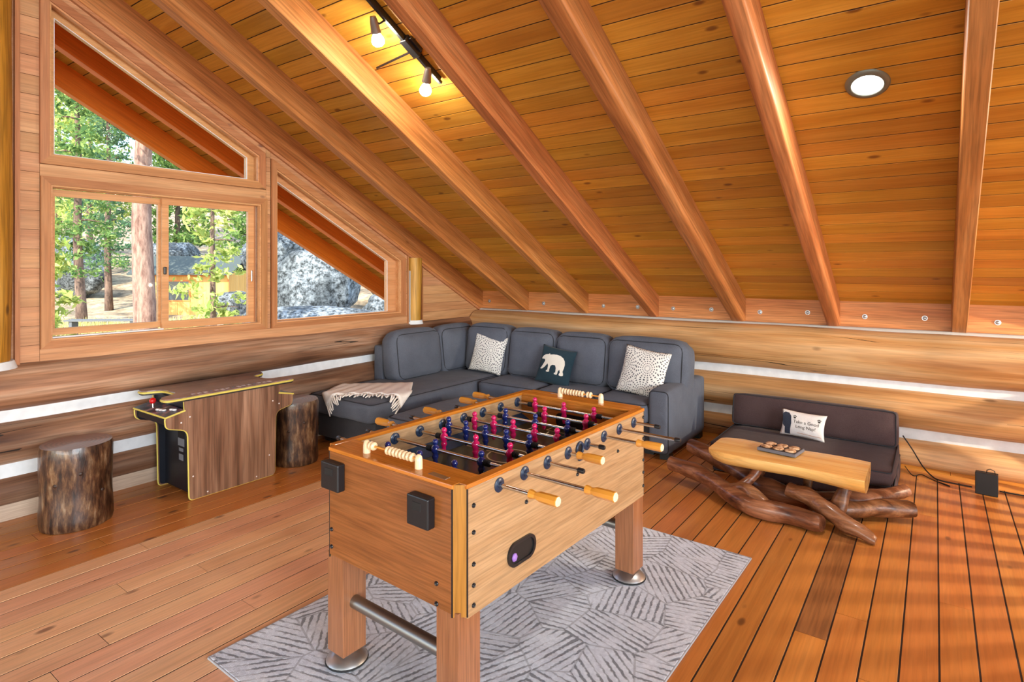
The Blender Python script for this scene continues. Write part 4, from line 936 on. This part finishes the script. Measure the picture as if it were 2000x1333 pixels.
RL.rotation_euler = (-R28, 0, 0)
m = MB().lathe([(.074, .004), (.074, -.012), (.080, -.016), (.104, -.008), (.108, .002)], 36, None, False, False); m.obj('trim_ring', 'bronze_ring', RL, 1)
MB().lathe([(.074, -.006), (.055, -.012), (.02, -.015), (.003, -.0155)], 36, None, False, True).obj('lens', 'lens_glow', RL, 1)
lamp('recessed_glow', 'AREA', roofpt(-.296, 3.687, .04), (0, -SA, -CA), 10, (1, .95, .86), shape='DISK', size=.13)
# ------------------------------------------------------------------ outdoors, seen through the gable windows
FW = Vector((-math.sin(.62507), math.cos(.62507), 0)); RT = Vector((math.cos(.62507), math.sin(.62507), 0))
def spot(lat, d, z=None):                    # ground position: metres across and metres out from the house
    p = FW*d+RT*lat; return Vector((p.x, p.y, gz(p.x, p.y) if z is None else z))
def gz(x, y):
    d = FW.x*x+FW.y*y; l = RT.x*x+RT.y*y
    kn = [(-50, -2.2), (8, -1.2), (16, -.85), (29, -.75), (36, .0), (46, 1.6), (60, 4.6), (100, 16), (200, 40)]
    for (a, za), (b, zb_) in zip(kn, kn[1:]):
        if d <= b: z = za+(zb_-za)*max(0, (d-a))/(b-a); break
    else: z = 40
    z += 1.6*math.exp(-((l+6.0)/4.5)**2-((d-25)/5)**2)+.12*noise.noise(Vector((x*.3, y*.3, 0)))+.5*noise.noise(Vector((x*.07, y*.07, 3)))*min(1, max(0, (d-25)/20))
    return z
def groundmat():
    N = NT('forest_floor'); v, _ = coords(N, 'pos', False); n = N.n('TexNoise', _2=.9, _3=6.0, _4=.65); N.l(v, n.inputs['Vector']); n2 = N.n('TexNoise', _2=7.0, _3=4.0); N.l(v, n2.inputs['Vector'])
    c = N.ramp(n.outputs[0], [(.34, rgb(96, 84, 66)), (.5, rgb(160, 136, 106)), (.66, rgb(198, 176, 142))])
    N.l(N.mix(.6, c, N.ramp(n2.outputs[0], [(.3, rgb(150, 140, 120)), (.6, (1, 1, 1, 1))]), 'MULTIPLY'), N.b.inputs['Base Color']); N.set(Roughness=.95); N.bump(n2.outputs[0], .05, .5); return N.m
groundmat()
m = MB(); nx, ny = 56, 70
for j in range(ny+1):
    for i in range(nx+1):
        d = 4+146*(j/ny)**1.6; l = -150*((i/nx)**.9)*(.25+.75*(j/ny))+14; p = FW*d+RT*l; m.v.append((p.x, p.y, gz(p.x, p.y)))
for j in range(ny):
    for i in range(nx): a = j*(nx+1)+i; m.f.append((a, a+nx+1, a+nx+2, a+1))
gr = m.obj('ground', 'forest_floor', None, 3.2); struct(gr)
def leafmat(name, a, b, tr=.45):
    N = NT(name); oi = N.n('NewGeometry'); c = N.ramp(oi.outputs['Random Per Island'], [(0, a), (1, b)])
    N.t.nodes.remove(N.b); df = N.n('BsdfDiffuse'); tl = N.n('BsdfTranslucent'); mx = N.n('MixShader'); mx.inputs[0].default_value = tr
    N.l(c, df.inputs[0]); N.l(c, tl.inputs[0]); N.l(df.outputs[0], mx.inputs[1]); N.l(tl.outputs[0], mx.inputs[2]); N.l(mx.outputs[0], N.t.nodes['Material Output'].inputs[0]); return N.m
leafmat('needles_green', rgb(74, 108, 62), rgb(150, 172, 96)); leafmat('needles_bright', rgb(128, 152, 70), rgb(214, 214, 128)); leafmat('needles_blue', rgb(70, 104, 84), rgb(122, 148, 100)); leafmat('dry_blades', rgb(176, 162, 92), rgb(220, 206, 140), .3)
def bark(name, a, b):
    N = NT(name); v, _ = coords(N, 'pos', False); n = N.n('TexNoise', _2=1.0, _3=5.0, _4=.7); N.l(scaled(N, v, (9, 9, 2.2)), n.inputs['Vector'])
    N.l(N.ramp(n.outputs[0], [(.35, a), (.62, b)]), N.b.inputs['Base Color']); N.set(Roughness=.9); N.bump(n.outputs[0], .03, .8); return N.m
bark('bark_red', rgb(96, 64, 52), rgb(160, 126, 108)); bark('bark_dark', rgb(66, 48, 40), rgb(126, 100, 84))
def tree(label, lat, d, dia, h, c0, cr, n, leaf, name='pine_tree', barkm='bark_dark', lean=(0, 0), size=.22, top=.25, limbs=7, seed=0, group='pine trees outside'):
    b = spot(lat, d); t = thing(name, label, 'tree', b, 0, group); rr = random.Random(seed)
    ax = lambda z: Vector((lean[0]*z+.04*math.sin(z*.9+seed), lean[1]*z+.04*math.cos(z*.8), z))
    MB().tube([ax(-.15)]+[ax(h*i/12) for i in range(1, 13)], [dia/2*1.12]+[dia/2*(1-.8*i/12) for i in range(1, 13)], 12).obj('trunk', barkm, t, 2)
    lb = []
    for i in range(limbs):
        z = c0+(h*.95-c0)*(i+.5)/limbs; a = rr.uniform(0, 6.28); L = cr*(1-(1-top)*(z-c0)/(h-c0))*.85; p = ax(z); q = p+Vector((math.cos(a)*L, math.sin(a)*L, rr.uniform(-.1, .25)*L))
        MB().tube([p, (p+q)/2+Vector((0, 0, .05*L)), q], [dia*.13, dia*.08, dia*.03], 6).obj('limb', barkm, t, 2); lb.append((p, q))
    m = MB()
    cl = []
    while len(cl) < max(6, n//26):      # foliage hangs in tufts
        f = rr.random()**1.1; z = c0+(h-c0)*f; R = cr*(1-(1-top)*f); a = rr.uniform(0, 6.28); q = R*math.sqrt(rr.uniform(.05, 1)); cl.append((ax(z)+Vector((math.cos(a)*q, math.sin(a)*q, -.12*q)), rr.uniform(.5, 1.1)))
    for _ in range(n):
        c, k = rr.choice(cl); p = c+Vector((rr.gauss(0, .17), rr.gauss(0, .17), rr.gauss(0, .11)))*cr*.75*k
        u = Vector((rr.gauss(0, 1), rr.gauss(0, 1), rr.gauss(.2, .8))).normalized(); w_ = u.orthogonal().normalized(); w_.rotate(Matrix.Rotation(rr.uniform(0, 6.28), 3, u))
        s = size*rr.uniform(.6, 1.3); k0 = len(m.v); m.v += [tuple(p-u*s*.5), tuple(p+w_*s*.22), tuple(p+u*s*.6), tuple(p-w_*s*.22)]; m.f.append((k0, k0+1, k0+2, k0+3))
    fo = m.obj('foliage', leaf, t); fo['kind'] = 'stuff'; return t
tree('thick reddish pine trunk filling the middle of the sliding window', -10.05, 16, .60, 15, 6.6, 2.6, 5200, 'needles_green', barkm='bark_red', limbs=6, seed=1)
tree('leaning dark pine left of the thick trunk, behind the bench', -18.4, 25, .42, 13, 2.3, 1.7, 5500, 'needles_green', lean=(.012, -.02), seed=2)
tree('slim straight pine on the slope just left of the thick trunk', -21.35, 31, .38, 14, 2.4, 1.8, 5500, 'needles_blue', seed=3)
tree('young bright green pine in front of the yellow shed', -6.62, 13, .17, 5.6, .8, .85, 2100, 'needles_bright', size=.15, limbs=12, seed=4, top=.4)
tree('pale green spruce boughs at the left edge of the sliding window', -7.25, 9.0, .14, 3.9, .35, .62, 2600, 'needles_bright', name='spruce_tree', size=.13, limbs=8, seed=5, top=.3)
tree('tall sunlit pine high in the raked window, farthest left', -36.3, 47, .5, 21, 3.5, 3.2, 6500, 'needles_bright', size=.42, seed=6)
tree('tall pine behind the slim straight pine', -29.5, 41, .45, 18, 4.2, 3.0, 6000, 'needles_bright', size=.42, seed=7)
tree('tall pine behind the thick reddish trunk', -31.0, 52, .5, 20, 4.0, 3.0, 6000, 'needles_green', size=.42, seed=8)
tree('broad pine behind the roof of the yellow shed', -26.2, 46, .45, 15, 2.2, 2.6, 6500, 'needles_green', size=.4, seed=9)
tree('shady pine between the shed and the boulders', -16.2, 37, .4, 12, 1.5, 2.2, 5500, 'needles_green', size=.34, seed=10)
tree('distant pine standing above the granite boulders', -15.5, 44, .45, 15, 3.0, 2.8, 5000, 'needles_blue', size=.42, seed=11)
def granite():
    N = NT('granite'); v, _ = coords(N, 'pos', False); n = N.n('TexNoise', _2=8.0, _3=9.0, _4=.75); N.l(v, n.inputs['Vector']); n2 = N.n('TexNoise', _2=.8, _3=3.0); N.l(scaled(N, v, (1.5, 1.5, .5)), n2.inputs['Vector'])
    c = N.ramp(n.outputs[0], [(.41, rgb(40, 42, 40)), (.5, rgb(112, 116, 118)), (.62, rgb(164, 168, 168))])
    N.l(N.mix(.75, c, N.ramp(n2.outputs[0], [(.42, rgb(110, 112, 112)), (.56, (1, 1, 1, 1))]), 'MULTIPLY'), N.b.inputs['Base Color']); N.set(Roughness=.9); N.bump(n.outputs[0], .05, .8); return N.m
granite()
def boulder(label, lat, d, z, sx, sy, sz, seed, rz=0):
    bm = bmesh.new(); bmesh.ops.create_icosphere(bm, subdivisions=4, radius=1)
    for q in bm.verts:
        p = q.co.copy(); f = 1+.32*noise.noise(p*1.1+Vector((seed*7, 1, 2)))+.12*noise.noise(p*3+Vector((seed, 9, 4))); q.co = p*f
        q.co = Vector([math.copysign(abs(c)**.85, c) for c in q.co]); q.co.x *= sx; q.co.y *= sy; q.co.z *= sz
    o = MB().bm(bm).obj('boulder', 'granite', None, .9, location=spot(lat, d, z), rotation_euler=(.1*seed % .4, 0, .62507+rz)); return tag(o, label, 'rock', 'granite boulders outside')
boulder('largest streaked granite boulder in the right raked window', -6.55, 19, 1.05, 1.45, 1.2, 1.15, 1)
boulder('smooth granite boulder leaning over the largest one at its upper left', -8.6, 21.5, 2.3, 1.15, 1.2, .95, 2, .4)
boulder('granite boulder behind the largest one, under the outer rafter', -6.6, 25.4, 3.0, 1.6, 1.2, .95, 3)
boulder('low flat granite slab below the largest boulder', -5.6, 16.6, -.10, 2.3, 1.0, .62, 4)
boulder('rounded granite boulder at the lower right corner of the raked window', -3.9, 18.4, .35, .75, .7, .5, 5)
boulder('wide granite outcrop rising right of the largest boulder', -3.6, 22.3, 1.0, 1.9, 1.1, .95, 6)
boulder('small granite rock by the corner of the yellow shed', -13.1, 27.5, -.15, .8, .7, .7, 7)
boulder('grey granite boulder on the slope behind the shed roof', -21.6, 37, 2.0, 2.0, 1.4, 1.3, 8)
boulder('dark granite ledge on the hillside behind the leaning pine', -29.6, 38, 2.0, 3.0, 1.6, 1.7, 9)
boulder('granite ledge on the hillside behind the thick trunk', -26.0, 35, 1.0, 1.8, 1.2, 1.2, 10)
# shed
M['ply'] = wood('shed_plywood', rgb(196, 140, 64), rgb(214, 160, 82), rgb(224, 176, 104), 'Z', src='obj', knots=0, var=0, streak=.2, rough=.7, g=.3)
plain('shed_trim', rgb(206, 116, 48), .6); plain('shingle_dark', rgb(70, 76, 72), .9); plain('shed_glass', rgb(60, 70, 76), .1); plain('shed_pink', rgb(200, 130, 130), .8)
SH = thing('garden_shed', 'small ochre plywood shed with dark roof behind the young pine', 'shed', spot(-16.5, 29.5), .62507)
MB().box(-2.3, 2.25, 0, 2.6, -.1, 2.15).obj('wall', M['ply'], SH)
for i in range(7): MB().box(-2.3+.65*i, -2.285+.65*i, -.012, 0, -.1, 2.15).obj('batten', M['ply'], SH)
MB().box(-2.32, 2.27, -.03, 0, 1.98, 2.15).obj('fascia', 'shed_trim', SH); MB().box(2.2, 2.27, -.03, 0, -.1, 2.0).obj('corner_board', 'shed_trim', SH)
wd = MB().box(-1.15, .25, -.02, 0, .78, 1.72).obj('window_pane', 'shed_glass', SH)
for x0, x1, z0, z1 in ((-1.22, .32, .72, .78), (-1.22, .32, 1.72, 1.80), (-1.22, -1.15, .78, 1.72), (.25, .32, .78, 1.72)): MB().box(x0, x1, -.035, 0, z0, z1).obj('window_frame', 'shed_trim', wd)
MB().box(-1.05, -.85, -.024, -.02, 1.1, 1.45).obj('curtain', 'shed_pink', wd)
MB().prism([(-.45, 2.05), (1.3, 2.95), (1.3, 3.03), (-.45, 2.13)], -2.6, 2.6, 'X').obj('roof_slope', 'shingle_dark', SH); MB().prism([(1.3, 2.95), (3.05, 2.05), (3.05, 2.13), (1.3, 3.03)], -2.6, 2.6, 'X').obj('roof_slope', 'shingle_dark', SH)
# bench by the thick trunk
plain('bench_grey', rgb(92, 92, 92), .8)
BN = thing('garden_bench', 'long grey plank bench on the ground left of the thick trunk', 'bench', spot(-13.6, 19.5), .62507+.05)
hb = -.06-BN.location.z
for i in range(2): MB().box(-1.15, 1.15, -.2+.21*i, -.01+.21*i, hb-.05, hb).obj('seat_plank', 'bench_grey', BN)
for x in (-1.0, .95): MB().box(x, x+.1, -.16, .16, -.05, hb-.05).obj('leg', 'bench_grey', BN)
m = MB(); rr = random.Random(4)
for _ in range(2600):
    p = spot(rr.uniform(-18.2, -11.5), rr.uniform(20.4, 24)); a = rr.uniform(0, 6.28); h = rr.uniform(.2, .5); u = Vector((math.cos(a), math.sin(a), 0)); k0 = len(m.v)
    m.v += [tuple(p-u*.03), tuple(p+u*.03), tuple(p+Vector((rr.uniform(-.12, .12), rr.uniform(-.12, .12), h)))]; m.f.append((k0, k0+1, k0+2))
gs = m.obj('dry_grass', 'dry_blades'); gs['kind'] = 'stuff'; gs['label'] = 'dry yellow grass growing in front of the bench and trunk'; gs['category'] = 'grass'
